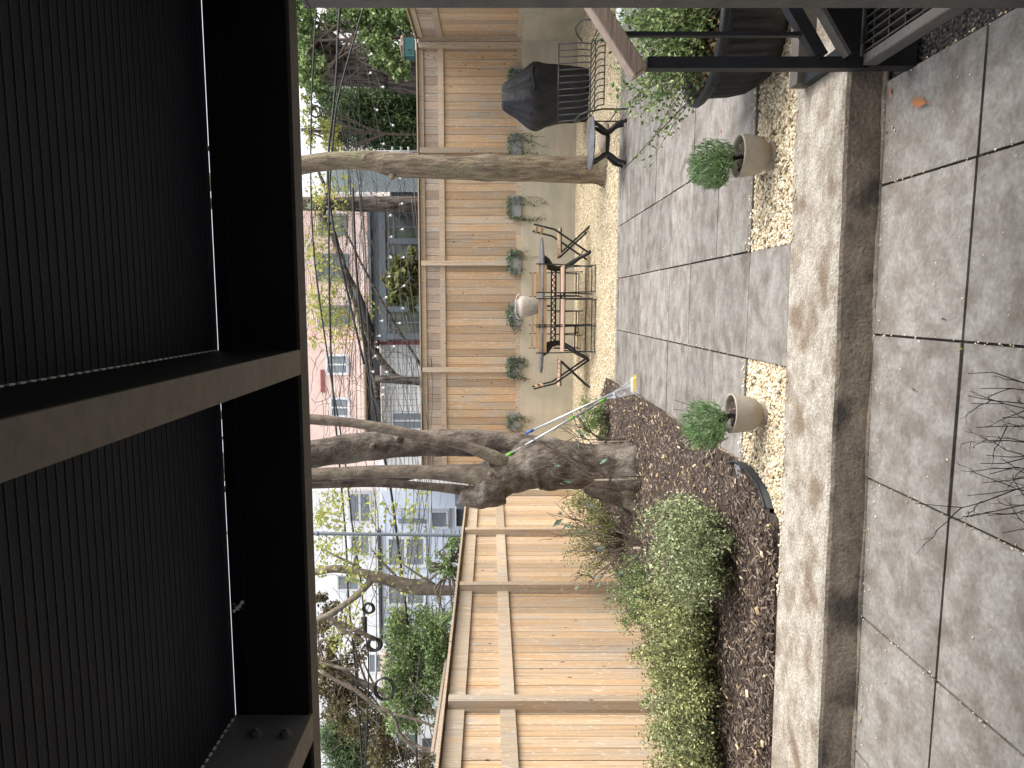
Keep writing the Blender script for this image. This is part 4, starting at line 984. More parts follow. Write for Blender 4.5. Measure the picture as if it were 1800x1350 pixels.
p = G(1304, 832); mb = MB(); mb.obox(p+Vector((0, 0, .015)), (.05, .01, .01), (0, .03, .005), (0, 0, .004)); tag(mb.build('plastic_tag', M['galv']), 'flat grey plastic tab lying on mulch inside the curved edging', 'plastic tab')

# ------------------------------------------------------------------ planting
def bush(name, label, c, r, nleaf, size, m_, cat='shrub', group=None, nst=26, stem_m=None, tones=(0, 1), asp=.5, hollow=.2, up=.4, z0=None, sub=7):
    c = Vector(c); root = thing(name, label, cat, (c.x, c.y, ZU if z0 is None else z0), 0, group); l = root.location
    cl = c-l; mb = MB(); lp = []
    tips = []
    for k in range(nst):
        d = rng.normal(size=3); d /= np.linalg.norm(d); tip = cl+Vector((d[0]*r[0]*.95, d[1]*r[1]*.95, abs(d[2])*r[2]*1.0 if random.random() < .8 else d[2]*r[2]*.6)); tips.append(tip)
        o = Vector((random.gauss(0, r[0]*.12), random.gauss(0, r[1]*.12), 0)); mid = (o+tip)*.5+Vector((random.gauss(0, r[0]*.1), random.gauss(0, r[1]*.1), random.gauss(0, r[2]*.08)))
        mb.tube([o, mid, tip], [.005*max(r[0]/.3, .6), .003*max(r[0]/.3, .6), .001], 4)
        for j in range(sub):
            t = random.uniform(.35, 1.08); b = (o*(1-t)*(1-t)+mid*2*t*(1-t)+tip*t*t)
            lp.append(b)
    mb.build('stem', stem_m or M['twig'], root)
    lp = np.array([tuple(v) for v in lp]); ctr = lp[rng.integers(0, len(lp), nleaf)]
    sp_ = np.array(r)*.11
    pts = ctr+rng.normal(size=(nleaf, 3))*sp_
    pts = pts[pts[:, 2] > .01]
    mb = MB(); mb.leaves(pts, size, asp, tones, up); mb.build('foliage', m_, root)
    return root
def px_r(px, d): return px/F*d
BL = [  # ix_top, ix_base, iy, half width px, label, material, leaves
 (1163, 1335, 930, 52, 'grey green dwarf shrub closest to the curved edging strip', 'leaf_grey', 9000),
 (1175, 1330, 1000, 60, 'grey green dwarf shrub second from the curved edging strip', 'leaf_grey', 9500),
 (1140, 1300, 1072, 48, 'yellow green dwarf shrub in front of the third fence post', 'leaf_box', 7000),
 (1145, 1300, 1135, 60, 'yellow green dwarf shrub in the middle of the front bed row', 'leaf_box', 9500),
 (1165, 1310, 1195, 45, 'sparse olive dwarf shrub near the nearest fence post', 'leaf_box', 5500),
 (1165, 1300, 1255, 55, 'blue green dwarf shrub directly before the nearest fence post', 'leaf_grey', 9500),
 (1170, 1320, 1325, 60, 'olive dwarf shrub at the lower corner of the picture', 'leaf_box', 9000),
]
for (t, b, iy, hw_, lab, mm, nl) in BL:
    d = F*(EYE-ZU)/(b-874)+.42; c = P((t+b)/2+6, iy, d); h = px_r(b-t, d)/2*.92; r = (px_r(hw_, d)*1.02, .36, h)
    c.z = ZU+h*.95
    bush('shrub', lab, c, r, nl, .019, M[mm], nst=60, sub=10)
bush('shrub', 'wispy green shrub at the foot of the fence behind the bare sapling', P(1040, 950, 7.6), (.40, .35, .30), 4200, .026, M['leaf_box'], nst=40)
bush('shrub', 'green shrub in front of the fence left of the big tree', P(1035, 885, 8.6), (.28, .3, .28), 2200, .028, M['leaf_box'], nst=28)
bush('shrub', 'low bright green shrub spreading along the fence base', P(1110, 1040, 6.0), (.32, .3, .2), 4200, .02, M['leaf_green'], nst=34)
bush('shrub', 'small green shrub right of the big tree behind the rake', P(1042, 735, 8.6), (.30, .3, .22), 3000, .026, M['leaf_green'], nst=30)
# bare saplings tied to stakes
def sapling(name, label, base_px, z_stake, limbs, depth, leafpts, stake=True, seed=1, cat='sapling', group=None):
    random.seed(seed); b = G(base_px[0], base_px[1]) if depth is None else P(base_px[0], base_px[1], depth)
    root = thing(name, label, cat, (b.x, b.y, ZU), 0, group); l = root.location; dpt = depth or F*(EYE-ZU)/(base_px[0]-874)
    mb = MB(); lp = []
    def grow(p, d, L, r, lev):
        pts = [p]; q = p.copy(); n = 6
        for i in range(n):
            d = (d+Vector((random.gauss(0, .12), random.gauss(0, .12), random.gauss(.02, .08)))).normalized(); q = q+d*L/n; pts.append(q.copy())
            if lev and random.random() < .65 and i > 0:
                d2 = (d+Vector((random.gauss(0, .6), random.gauss(0, .4), random.gauss(.1, .4)))).normalized(); grow(q.copy(), d2, L*random.uniform(.35, .7), r*.7, lev-1)
        mb.tube(pts, [r*(1.25-.75*i/n) for i in range(n+1)], 5); lp.append(pts[-1])
    o = Vector((0, 0, 0)); top = Vector((0, 0, z_stake))
    mb.tube([o, Vector((.005, 0, z_stake*.5)), top], [.008, .007, .0065], 6)
    for (dx, dz, L) in limbs: grow(top*random.uniform(.8, 1), Vector((dx, random.gauss(0, .3), dz)).normalized(), L, .0055, 2)
    mb.build('branches', M['twig'], root)
    if stake:
        mb = MB(); mb.tube([(-.03, 0, 0), (-.03, 0, z_stake*1.15)], .011, 8); mb.build('stake', M['post'], root)
        mb = MB(); mb.tube([(-.045, -.012, z_stake*.8), (-.02, -.014, z_stake*.8), (.012, -.008, z_stake*.8)], .007, 6); mb.build('tie', M['black_p'], root)
    lm_ = MB(); pp = [v for v in lp if v.z > z_stake*1.1]; random.shuffle(pp); pp = pp[:leafpts]
    for v in pp: q_ = MB(); q_.leaves(np.array([tuple(v+Vector((0, 0, -.03)))]), .085, .42, (.2, 1), -1.5); q_.build('leaf', M['leaf_blue'], root)
    random.seed(seed+50)
sapling('sapling', 'nearly leafless staked sapling in front of the left fence', (1172, 957), .30, [(-.8, .9, .35), (-.5, 1, .5), (-.1, 1, .45), (.3, 1, .5), (.6, .8, .4), (-1, .5, .35), (.9, .8, .3), (0, 1, .55)], 5.4, 12, True, 3)
sapling('sapling', 'bare vine like sapling tied to a stake against the big tree trunk', (1160, 838), .42, [(-.6, .8, .4), (.6, .9, .45), (.9, .7, .5), (.3, 1, .5), (-.3, 1, .4), (.8, 1, .6)], 6.6, 9, True, 8)
sapling('sapling', 'thin staked sapling with few leaves just right of the big tree', (1090, 772), .33, [(.5, 1, .35), (-.2, 1, .45), (.7, .8, .35), (0, 1, .3)], 7.3, 8, True, 12)
# bare twiggy shrub in the foreground
random.seed(21)
tw = thing('bare_shrub', 'leafless dark twiggy shrub reaching in over the near patio', 'shrub', (-.30, .95, 0)); mb = MB()
def tgrow(p, tip, r, lev):
    p, tip = Vector(p), Vector(tip); L = (tip-p).length; pts = []; n = 7
    for i in range(n+1): t = i/n; pts.append(p.lerp(tip, t)+Vector((random.gauss(0, .006), random.gauss(0, .006), random.gauss(0, .008)+.03*math.sin(t*3.1)))*(L*2.2))
    mb.tube(pts, [r*(1-.7*i/n) for i in range(n+1)], 5)
    if lev:
        for i in range(2, n):
            if random.random() < .7:
                d = (tip-p).normalized(); d2 = (d+Vector((random.gauss(0, .55), random.gauss(0, .45), random.gauss(0, .5)))).normalized(); tgrow(pts[i], pts[i]+d2*L*random.uniform(.12, .3), r*.5, lev-1)
for (ix, iy, dt) in ((1706, 653, 1.45), (1695, 693, 1.42), (1710, 706, 1.38), (1722, 750, 1.4), (1726, 776, 1.35), (1735, 800, 1.4), (1716, 812, 1.35), (1616, 893, 1.45), (1731, 848, 1.4), (1710, 872, 1.45), (1740, 905, 1.4), (1735, 680, 1.35), (1745, 832, 1.3), (1700, 905, 1.42), (1760, 940, 1.35), (1752, 735, 1.3)):
    tip = P(ix, iy, dt); l_ = Vector((-.30, .95, 0)); o = P(2150, 800+(iy-800)*.55, 1.22); o2 = o-l_; tgrow(o2, tip-l_, .0024, 2)
for k in range(5): mb.tube([(random.gauss(0, .03), random.gauss(0, .02), 0), P(2150, 760+30*k, 1.22)-Vector((-.30, .95, 0))], [.008, .004], 6)
mb.build('twigs', M['twig_dark'], tw)

# ivy troughs on the wall ledge
random.seed(5)
for k, (iy, hw_, lab, nl, drop) in enumerate([
    (41, 17, 'galvanised trough of ivy on the wall ledge, rightmost in the picture', 500, .55),
    (138, 18, 'galvanised trough of ivy on the wall ledge above the covered grill', 300, .3),
    (256, 20, 'galvanised trough of ivy on the wall ledge just right of the mossy trunk', 450, .6),
    (364, 20, 'galvanised trough of ivy on the wall ledge left of the mossy trunk', 620, .62),
    (461, 22, 'galvanised trough of ivy on the wall ledge above the right end chair', 600, .55),
    (552, 21, 'galvanised trough of ivy on the wall ledge behind the ceramic jug', 560, .3),
    (647, 20, 'galvanised trough of bushy ivy on the wall ledge above the left end chair', 850, .35),
    (741, 16, 'galvanised trough of ivy on the wall ledge beside the big tree', 420, .4)]):
    Yp = YB+.012; p = AY(915, iy, Yp); w2 = hw_/F*Yp*CA
    root = thing('metal_trough', lab, 'planter', (p.x, Yp, ZT+.002), 0, 'ivy troughs along the back wall')
    mb = MB(); h = .19; b0, b1 = .035, .0
    vs = [(x*(1-.08*(1-z/h)), y, z) for z in (0, h) for x, y in ((-w2, -.055), (w2, -.055), (w2, .05), (-w2, .05))]
    mb.add(vs, [(0,1,2,3), (0,4,5,1), (1,5,6,2), (2,6,7,3), (3,7,4,0)]); mb.add([(x, y, h-.02) for x, y in ((-w2, -.05), (w2, -.05), (w2, .045), (-w2, .045))], [(0,1,2,3)]); mb.build('trough_body', M['galv'], root)
    mb = MB(); mb.tube([(-w2, -.055, h), (w2, -.055, h), (w2, .05, h), (-w2, .05, h), (-w2, -.055, h)], .006, 6); mb.build('rim', M['galv'], root)
    iv = thing('ivy_plant', 'ivy trailing from the ' + lab.split('galvanised ')[1], 'ivy', (p.x, Yp, ZT+h), 0, 'ivy plants along the back wall'); iv['label'] = 'trailing ivy of the ' + lab.split('galvanised ')[1].replace('trough of ivy', 'trough').replace('trough of bushy ivy', 'trough')
    lp = list(map(tuple, blob((0, -.01, .02), (w2*.95, .08, .08), nl//2, .2)))
    st_ = MB()
    for s in range(7):
        x = random.uniform(-w2, w2); q = Vector((x, -.07, .02)); pts = [q.copy()]; L_ = drop*random.uniform(.4, 1.25); n = 10
        for i in range(n): q = q+Vector((random.gauss(0, .022), random.gauss(0, .002), -L_/n)); q.y = min(q.y, -.035) if q.z > -.2 else -.03; pts.append(q.copy())
        st_.tube(pts, .002, 4)
        for i in range(n):
            for z in range(max(1, int((nl/90)*(1-.07*i)))): 
                v = pts[i]+Vector((random.gauss(0, .022), -abs(random.gauss(0, .01)), random.gauss(0, .025))); lp.append(tuple(v))
    st_.build('vine_stems', M['twig'], iv)
    mb = MB(); mb.leaves(np.array(lp), .034, .75, (0, 1)); mb.build('foliage', M['leaf_ivy'], iv)

# ------------------------------------------------------------------ beyond the fences
def bx_(name, root, m_, ix0, ix1, iy0, iy1, Y, dep, proud=0):
    a = AY(ix1, iy1, Y); b = AY(ix0, iy0, Y); mb = MB(); mb.box(a.x, b.x, Y-proud, Y+dep, a.z, b.z); return wpart(mb, name, m_, root)
def window(root, ix0, ix1, iy0, iy1, Y, bar=None, vbar=None, glass='glass', fr='trim', t=.06):
    a = AY(ix1, iy1, Y); b = AY(ix0, iy0, Y); l = root.location
    mb = MB(); 
    mb.box(a.x-t, b.x+t, Y-.07, Y-.002, a.z-t, a.z); mb.box(a.x-t, b.x+t, Y-.07, Y-.002, b.z, b.z+t)
    mb.box(a.x-t, a.x, Y-.07, Y-.002, a.z, b.z); mb.box(b.x, b.x+t, Y-.07, Y-.002, a.z, b.z)
    if bar is not None: z = a.z+(b.z-a.z)*bar; mb.box(a.x, b.x, Y-.06, Y-.006, z-t*.5, z+t*.5)
    if vbar is not None: x = a.x+(b.x-a.x)*vbar; mb.box(x-t*.4, x+t*.4, Y-.055, Y-.008, a.z, b.z)
    wf = wpart(mb, 'window', M[fr], root)
    g = MB(); g.box(a.x, b.x, Y-.03, Y-.004, a.z, b.z); g.v = [(v[0]-l[0], v[1]-l[1], v[2]-l[2]) for v in g.v]; g.build('pane', M[glass], wf)
def siding(root, m_, x0, x1, Y, z0, z1, step=.14, dep=4):
    mb = MB(); mb.box(x0, x1, Y+.03, Y+dep, z0, z1, .5); z = z0
    while z < z1-.01: 
        zz = min(z+step, z1); mb.add([(x0, Y-.014, z), (x1, Y-.014, z), (x1, Y+.012, zz), (x0, Y+.012, zz), (x0, Y+.03, z), (x1, Y+.03, z)], [(0, 1, 2, 3), (1, 0, 4, 5)], random.random()); z += step
    return wpart(mb, 'wall', m_, root)
def xat(iy, Y): return AY(800, iy, Y).x
def zat(ix, Y): return AY(ix, 600, Y).z
# grey framed extension with large windows
Y1 = 19.0; g1 = thing('garden_room', 'grey metal framed extension with large dark windows behind the back fence', 'building', (xat(480, Y1), Y1, 0))
bx_('wall', g1, M['greyframe'], 648, 1010, 372, 598, Y1+.05, 3)
bx_('roof_fascia', g1, M['greyframe'], 645, 655, 368, 602, Y1-.1, 3.2)
bx_('beam', g1, M['greyframe'], 664, 681, 370, 600, Y1, .3, .04)
for iy in (374, 424, 489, 543, 591): 
    bx_('mullion', g1, M['greyframe'], 681, 800, iy-5, iy+5, Y1+.0, .04, .05)
for a, b in ((379, 419), (429, 484), (494, 538), (548, 586)): window(g1, 685, 790, a, b, Y1+.04, .93, .5, 'glass', 'greyframe', .05)
# white lap sided wall with window
Y2 = 20.0; g2_ = thing('white_house', 'white lap sided house wall with red trim behind the wire mesh', 'house', (xat(680, Y2), Y2, 0))
siding(g2_, M['sidew'], xat(862, Y2), xat(598, Y2), Y2, -.05, zat(668, Y2), .13)
bx_('brick_trim', g2_, M['brickred'], 662, 1000, 598, 606, Y2-.05, .3)
window(g2_, 692, 742, 726, 752, Y2, None, .5, 'glassb')
# brick and stucco building behind
Y3 = 27.0; g3 = thing('brick_building', 'pink brick apartment building with small windows behind the bare branches', 'building', (xat(470, Y3), Y3, 0))
bx_('wall', g3, M['brick'], 380, 1000, 345, 600, Y3, 6)
for q in ((565, 612, 541, 570), (560, 610, 450, 490), (563, 605, 380, 410)): window(g3, *q, Y3, .5, None, 'glass', 'greyframe', .09)
bx_('string_course', g3, M['trim'], 636, 642, 345, 600, Y3-.06, .1)
Y4 = 26.0; g4 = thing('stucco_building', 'salmon pink stucco building with sliding windows behind the thin limb', 'building', (xat(680, Y4), Y4, 0))
bx_('wall', g4, M['stucco'], 400, 1000, 601, 846, Y4, 7)
siding(g4, M['stucco'], xat(800, Y4), xat(604, Y4), Y4-.03, -.05, zat(585, Y4), .16, .02)
for q in ((576, 610, 626, 655), (583, 612, 702, 730)): window(g4, *q, Y4-.06, None, .5, 'glassb', 'trim', .08)
bx_('pilaster', g4, M['brickred'], 563, 571, 650, 690, Y4-.06, .03)
# ribbed awning building at the right
Y5 = 18.0; g5 = thing('ribbed_roof_shed', 'pale ribbed metal roofed building with dark siding between the trunk and the pole', 'building', (xat(320, Y5), Y5, 0))
siding(g5, M['slate'], xat(372, Y5), xat(282, Y5), Y5, -.05, zat(690, Y5), .16, 3)
bx_('wall_upper', g5, M['white'], 560, 650, 282, 340, Y5+3.2, .5)
mb = MB(); xa, xb = xat(337, Y5-.1), xat(298, Y5-.1); za, zb_ = zat(740, Y5-.1), zat(585, Y5-.1)
mb.box(xa, xb, Y5-.08, Y5-.04, za, zb_)
z = za-(xb-xa)
while z < zb_: 
    z0 = max(z, za); z1 = min(z+(xb-xa), zb_); mb.bar((xa+(z0-z), Y5-.10, z0), (xa+(z1-z), Y5-.10, z1), .03, .045, up=(0, 1, 0)); z += .115
wpart(mb, 'roof', M['roofm'], g5)
# handrail pieces seen white in the evergreen
mb = MB()
for ix in (690, 705, 718): p1 = AY(ix, 258, 17); p2 = AY(ix, 272, 17); mb.tube([p1, p2], .025, 6)
mb.tube([AY(662, 266, 17), AY(740, 266, 17)], .025, 6); wpart(mb, 'white_railing', M['white'], g5)
# pale blue house at the left
Y6 = 24.0; g6 = thing('blue_house', 'pale blue sided house with white windows behind the left fence', 'house', (xat(990, Y6), Y6, 0))
siding(g6, M['sideb'], xat(1130, Y6), xat(815, Y6), Y6, -.05, zat(662, Y6), .30, 6)
bx_('cornice', g6, M['slate'], 663, 671, 933, 1130, Y6-.15, .3)
bx_('porch_box', g6, M['sideb'], 670, 800, 815, 893, Y6-.9, .9)
bx_('bay_trim', g6, M['white'], 755, 790, 893, 930, Y6-.2, .2)
window(g6, 684, 745, 947, 992, Y6, .52, None, 'glassb', 'trim', .10)
window(g6, 684, 745, 1016, 1060, Y6, .5, None, 'glassb', 'trim', .10)
window(g6, 760, 785, 900, 925, Y6-.2, None, None, 'glassb', 'trim', .06)
bx_('window_glass_strip', g6, M['glassb'], 700, 750, 912, 920, Y6-.04, .04)
# bright white building high behind
Y7 = 32.0; g7 = thing('white_building', 'bright white plain building with grey windows far behind the wires', 'building', (xat(1100, Y7), Y7, 0))
bx_('wall', g7, M['white'], 470, 900, 862, 1215, Y7, 6)
for q in ((615, 650, 868, 915), (618, 648, 942, 975), (595, 630, 1012, 1035), (650, 672, 1150, 1180)): window(g7, *q, Y7, .5, None, 'glassb', 'trim', .1)
Y8 = 34.0; g8 = thing('far_building', 'white and terracotta building at the lower left behind the bronze tree', 'building', (xat(1300, Y8), Y8, 0))
bx_('wall', g8, M['white'], 560, 900, 1216, 1480, Y8, 6); bx_('terracotta_band', g8, M['stucco'], 668, 685, 1150, 1340, Y8-2.5, .3)
window(g8, 700, 735, 1290, 1330, Y8, .5, None, 'glass', 'trim', .1)
bx_('dark_shutter', g8, M['slate'], 742, 762, 1300, 1332, Y8-.1, .1)
# far right backdrop
Y9 = 30.0; g9 = thing('cream_building', 'cream wall glimpsed behind the evergreen and yellow leaves at the right', 'building', (xat(150, Y9), Y9, 0))
bx_('wall', g9, M['sidew'], 560, 900, -60, 344, Y9, 5)
window(g9, 600, 640, 300, 325, Y9, .5, None, 'glassb', 'trim', .1)
# black air conditioner box and dark sheds
ac = thing('air_conditioner', 'black air conditioner box on the blue house just above the left fence', 'air conditioner', AY(815, 905, 16.5))
bx_('casing', ac, M['slate'], 800, 822, 895, 925, 16.5, .5); bx_('grille', ac, M['trim'], 800, 802, 893, 927, 16.4, .1)
nb = thing('neighbour_wall', 'weathered shingled wall just behind the left fence', 'wall', AY(800, 1150, 14)); 
a = AY(783, 1290, 9); b = AY(800, 1060, 13); mb = MB()
for k in range(30): mb.bar(Vector((a.x-.3, a.y, 1.2+.045*k)), Vector((b.x-.5, b.y, 1.2+.045*k)), .03+.03*(k % 2), .04, random.random())
wpart(mb, 'shingles', M['fence_grey'], nb)

# utility pole and other posts
up_ = thing('utility_pole', 'dark weathered wooden utility pole behind the back fence', 'utility pole', AY(900, 359, 15.2)); 
mb = MB(); limb(mb, [(1000, 343, 375, 15.3), (735, 346, 373, 15.3), (640, 347, 371, 15.3), (530, 348, 369, 15.3), (300, 349, 366, 15.3)], 14, .03); wpart(mb, 'shaft', M['bark_dark'], up_)
mb = MB(); mb.box(*[v for v in (AY(545, 362, 15)[0]-.05, AY(545, 362, 15)[0]+.05)], 15.0, 15.06, AY(545, 362, 15)[2]-.06, AY(545, 362, 15)[2]+.06); wpart(mb, 'number_tag', M['galv'], up_)
mp_ = thing('metal_pole', 'slim grey steel pole standing behind the left fence', 'pole', P(812, 940, 10.5)); mb = MB(); mb.tube([P(1050, 941, 10.5), P(812, 941, 10.5), P(560, 938, 10.5), P(350, 936, 10.5)], .027, 10); wpart(mb, 'shaft', M['greyframe'], mp_)
mb = MB(); mb.tube([P(560, 938, 10.5)+Vector((0, 0, .0)), P(556, 938, 10.5)], .036, 10); mb.tube([P(780, 941, 10.5), P(777, 941, 10.5)], .034, 10); wpart(mb, 'collar', M['greyframe'], mp_)
op = thing('fence_post', 'old split timber post behind the back fence near the wire mesh', 'post', P(740, 665, 14.5)); mb = MB(); limb(mb, [(900, 662, 674, 14.5), (740, 662, 676, 14.5), (660, 660, 672, 14.5)], 10, .06); wpart(mb, 'shaft', M['bark_dark'], op)
op = thing('fence_post', 'pale slim timber post left of the old split post', 'post', P(650, 700, 15.5)); mb = MB(); limb(mb, [(640, 610, 617, 15.5), (642, 690, 697, 15.5), (643, 760, 768, 15.5)], 8, .03); wpart(mb, 'shaft', M['post'], op)
bd_ = thing('dark_shed', 'dark narrow opening of a shed between stucco and white walls', 'shed', P(650, 700, 19)); bx_('wall', bd_, M['slate'], 645, 668, 603, 800, 19.6, .3); bx_('roof_edge', bd_, M['bark_dark'], 641, 646, 601, 802, 19.4, .5)

# wire mesh above the back fence
wm = thing('wire_mesh', 'thin wire mesh panel rising above the back fence before the white wall', 'wire mesh', AY(740, 670, 13.6)); mb = MB()
for k in range(16): iy = 598+k*10.4; mb.tube([AY(735, iy, 13.6), AY(655, iy+random.uniform(-2, 2), 13.6)], .0035, 4)
for k in range(6): ix = 658+k*14; mb.tube([AY(ix, 598, 13.6), AY(ix+random.uniform(-1, 1), 680, 13.6), AY(ix+1, 752, 13.6)], .0035, 4)
wpart(mb, 'mesh', M['wire'], wm)

# trees beyond
def tree_px(name, label, trunk, clouds, m_, tm, ls, group=None, asp=.5, cat='tree', tones=(0, 1), branches=12):
    b = trunk[0]; base_ = P(b[0], (b[1]+b[2])/2, b[3]); root = thing(name, label, cat, (base_.x, base_.y, 0), 0, group)
    mb = MB(); out, rr = limb(mb, trunk, 12, .04)
    for (ix, iy, rx, ry, d, n) in clouds:
        c = P(ix, iy, d)
        for k in range(branches//max(1, len(clouds))+2):
            s = random.choice(out[len(out)//2:]); e = c+Vector((random.gauss(0, ry/F*d*.5), random.gauss(0, .3), random.gauss(0, rx/F*d*.5))); mid = (s+e)/2+Vector((0, 0, random.gauss(0, .15))); mb.tube([s, mid, e], [.03, .018, .006], 5)
    wpart(mb, 'trunk', tm, root)
    lv = MB()
    for (ix, iy, rx, ry, d, n) in clouds:
        c = P(ix, iy, d); R_ = (ry/F*d, min(ry, rx)/F*d*.8+.15, rx/F*d)
        # clumps inside the cloud
        nc = max(6, n//60); cc = blob(c, R_, nc, .2); q = cc[rng.integers(0, nc, n)]+rng.normal(size=(n, 3))*np.array(R_)*.18
        lv.leaves(q, ls, asp, tones)
    wpart(lv, 'crown', m_, root)
    return root
random.seed(11)
# rough barked tree with a burl behind the corner
bt_ = thing('tree', 'huge rough barked trunk with a ringed burl behind the fence corner', 'tree', (P(900, 128, 16).x, P(900, 128, 16).y, 0)); mb = MB()
limb(mb, [(1000, 92, 175, 16), (728, 95, 160, 16), (690, 92, 152, 16), (640, 88, 148, 16), (600, 82, 146, 16), (560, 75, 142, 16), (500, 68, 138, 16), (400, 60, 130, 16)], 26, .05)
c = P(572, 92, 15.5); 
ring = [c+Vector((math.cos(t)*.36, -.02, math.sin(t)*.33)) for t in [2*math.pi*i/20 for i in range(21)]]; mb.tube(ring, .10, 9, jit=.12)
mb.tube([c+Vector((0, .3, 0)), c+Vector((0, .02, 0))], [.36, .3], 18)
wpart(mb, 'trunk', M['bark_dark'], bt_)
tw_ = P(545, 60, 15.2); mb = MB()
for k in range(18): a = P(548+random.gauss(0, 8), 72, 15.3); mb.tube([a, a+Vector((random.uniform(.2, .8), random.gauss(0, .1), random.gauss(.1, .25)))], [.02, .005], 4)
wpart(mb, 'broken_branch', M['logm'], bt_)
tree_px('vine', 'leafy green vine hanging over the fence corner in front of the rough trunk', [(1000, 60, 68, 14.4), (730, 62, 68, 14.4), (640, 66, 71, 14.4), (540, 70, 74, 14.4)],
        [(655, 50, 38, 50, 14.6, 2600), (610, 28, 50, 28, 14.6, 1900), (680, 92, 32, 34, 14.4, 1200), (703, 122, 16, 22, 14.2, 420), (545, 120, 28, 32, 14.5, 1000), (535, 45, 22, 48, 14.5, 1700), (705, 35, 28, 30, 14.4, 1300), (560, 152, 22, 20, 14.5, 420), (650, 20, 70, 30, 14.8, 2400), (530, 30, 16, 90, 14.9, 1200)], M['leaf_green'], M['twig'], .095, None, .6, 'vine')
tree_px('evergreen_tree', 'dense dark evergreen tree behind the back fence right of the trunk', [(1000, 205, 218, 19.2), (735, 206, 216, 19.2), (660, 205, 213, 19.2), (600, 208, 213, 19.2)],
        [(680, 210, 52, 54, 18, 9500), (630, 205, 52, 50, 18, 7500), (600, 215, 35, 38, 18, 3600), (715, 235, 30, 40, 17.7, 4200), (705, 170, 34, 32, 17.7, 3600), (590, 175, 28, 26, 18, 1700)], M['leaf_dark'], M['bark_dark'], .11, None, .4)
tree_px('young_tree', 'yellow leaved young tree high behind the back fence at the right', [(1000, 238, 243, 16.4), (735, 235, 239, 16.4), (640, 232, 235, 16.4), (530, 226, 229, 16.4)],
        [(552, 225, 24, 34, 16.4, 520), (578, 240, 22, 26, 16.4, 380), (545, 190, 16, 22, 16.4, 260), (600, 262, 12, 14, 16.4, 100)], M['leaf_yellow'], M['twig'], .075, None, .6)
tree_px('magnolia', 'broad leaved magnolia top poking above the back fence', [(1000, 492, 499, 14.2), (735, 492, 498, 14.2), (700, 494, 498, 14.2)],
        [(708, 492, 30, 34, 14.0, 520), (725, 468, 16, 26, 14.0, 240), (695, 522, 16, 20, 14.0, 120), (685, 498, 14, 20, 14.0, 120), (724, 520, 14, 24, 14.0, 200)], M['leaf_mag'], M['twig'], .17, None, .42)
# bare tangle with yellow leaves in the middle
bt2 = thing('bare_tree', 'leaning bare dark limbs with tangled twigs behind the middle of the back fence', 'tree', (P(900, 620, 15).x, P(900, 620, 15).y, 0)); mb = MB()
for pts in ([(1000, 680, 694, 15), (740, 668, 678, 15), (680, 640, 651, 15), (650, 590, 600, 15), (640, 545, 556, 15), (622, 500, 510, 15), (600, 455, 463, 15), (585, 400, 407, 15), (560, 370, 377, 15)],
            [(655, 610, 617, 14.8), (620, 520, 526, 14.8), (598, 440, 447, 14.8), (570, 385, 391, 14.8), (575, 340, 346, 14.8), (560, 300, 305, 14.8)],
            [(740, 640, 645, 14.9), (690, 560, 564, 14.9), (640, 470, 474, 14.9), (615, 420, 423, 14.9), (600, 395, 398, 14.9)],
            [(665, 700, 708, 15.1), (655, 650, 658, 15.1), (640, 590, 597, 15.1), (625, 530, 537, 15.1)]):
    limb(mb, pts, 9, .05)
wpart(mb, 'trunk', M['bark_dark'], bt2)
mb = MB(); lp = []
random.seed(31)
def rtw(ix, iy, d, n=9, L=20, ang=None, r=.006):
    a = random.uniform(0, 6.28) if ang is None else ang; pts = []
    for i in range(n): pts.append(P(ix, iy, d)); a += random.gauss(0, .35); ix += math.cos(a)*L/3; iy += math.sin(a)*L/2; d += random.gauss(0, .02)
    mb.tube(pts, [r*(1-.7*i/n) for i in range(n)], 4)
    if random.random() < .5: lp.extend([tuple(p+Vector((random.gauss(0, .05), 0, random.gauss(0, .05)))) for p in pts[3::2]])
for k in range(290): rtw(random.uniform(545, 735), random.uniform(300, 740), random.uniform(14, 16), ang=random.choice([None, 1.2, 1.7, 4.4]), r=random.uniform(.004, .009), L=random.uniform(16, 34))
wpart(mb, 'twigs', M['twig'], bt2)
lv = MB(); q = []
for (ix, iy, s, n) in ((560, 545, 16, 110), (590, 560, 16, 90), (600, 590, 18, 60), (570, 330, 16, 80), (600, 340, 14, 60), (565, 400, 18, 60), (590, 395, 15, 50), (565, 460, 16, 70), (640, 530, 10, 22), (552, 520, 12, 50), (553, 600, 12, 24), (625, 560, 14, 40), (655, 545, 7, 14), (550, 440, 12, 60), (585, 500, 14, 60), (555, 350, 10, 50)):
    for z in range(int(n*1.9)): q.append(tuple(P(ix+random.gauss(0, s*.75), iy+random.gauss(0, s*1.1), random.uniform(14.4, 15.4))))
lv.leaves(np.array(q), .085, .65, (0, 1)); wpart(lv, 'leaves', M['leaf_yellow'], bt2)
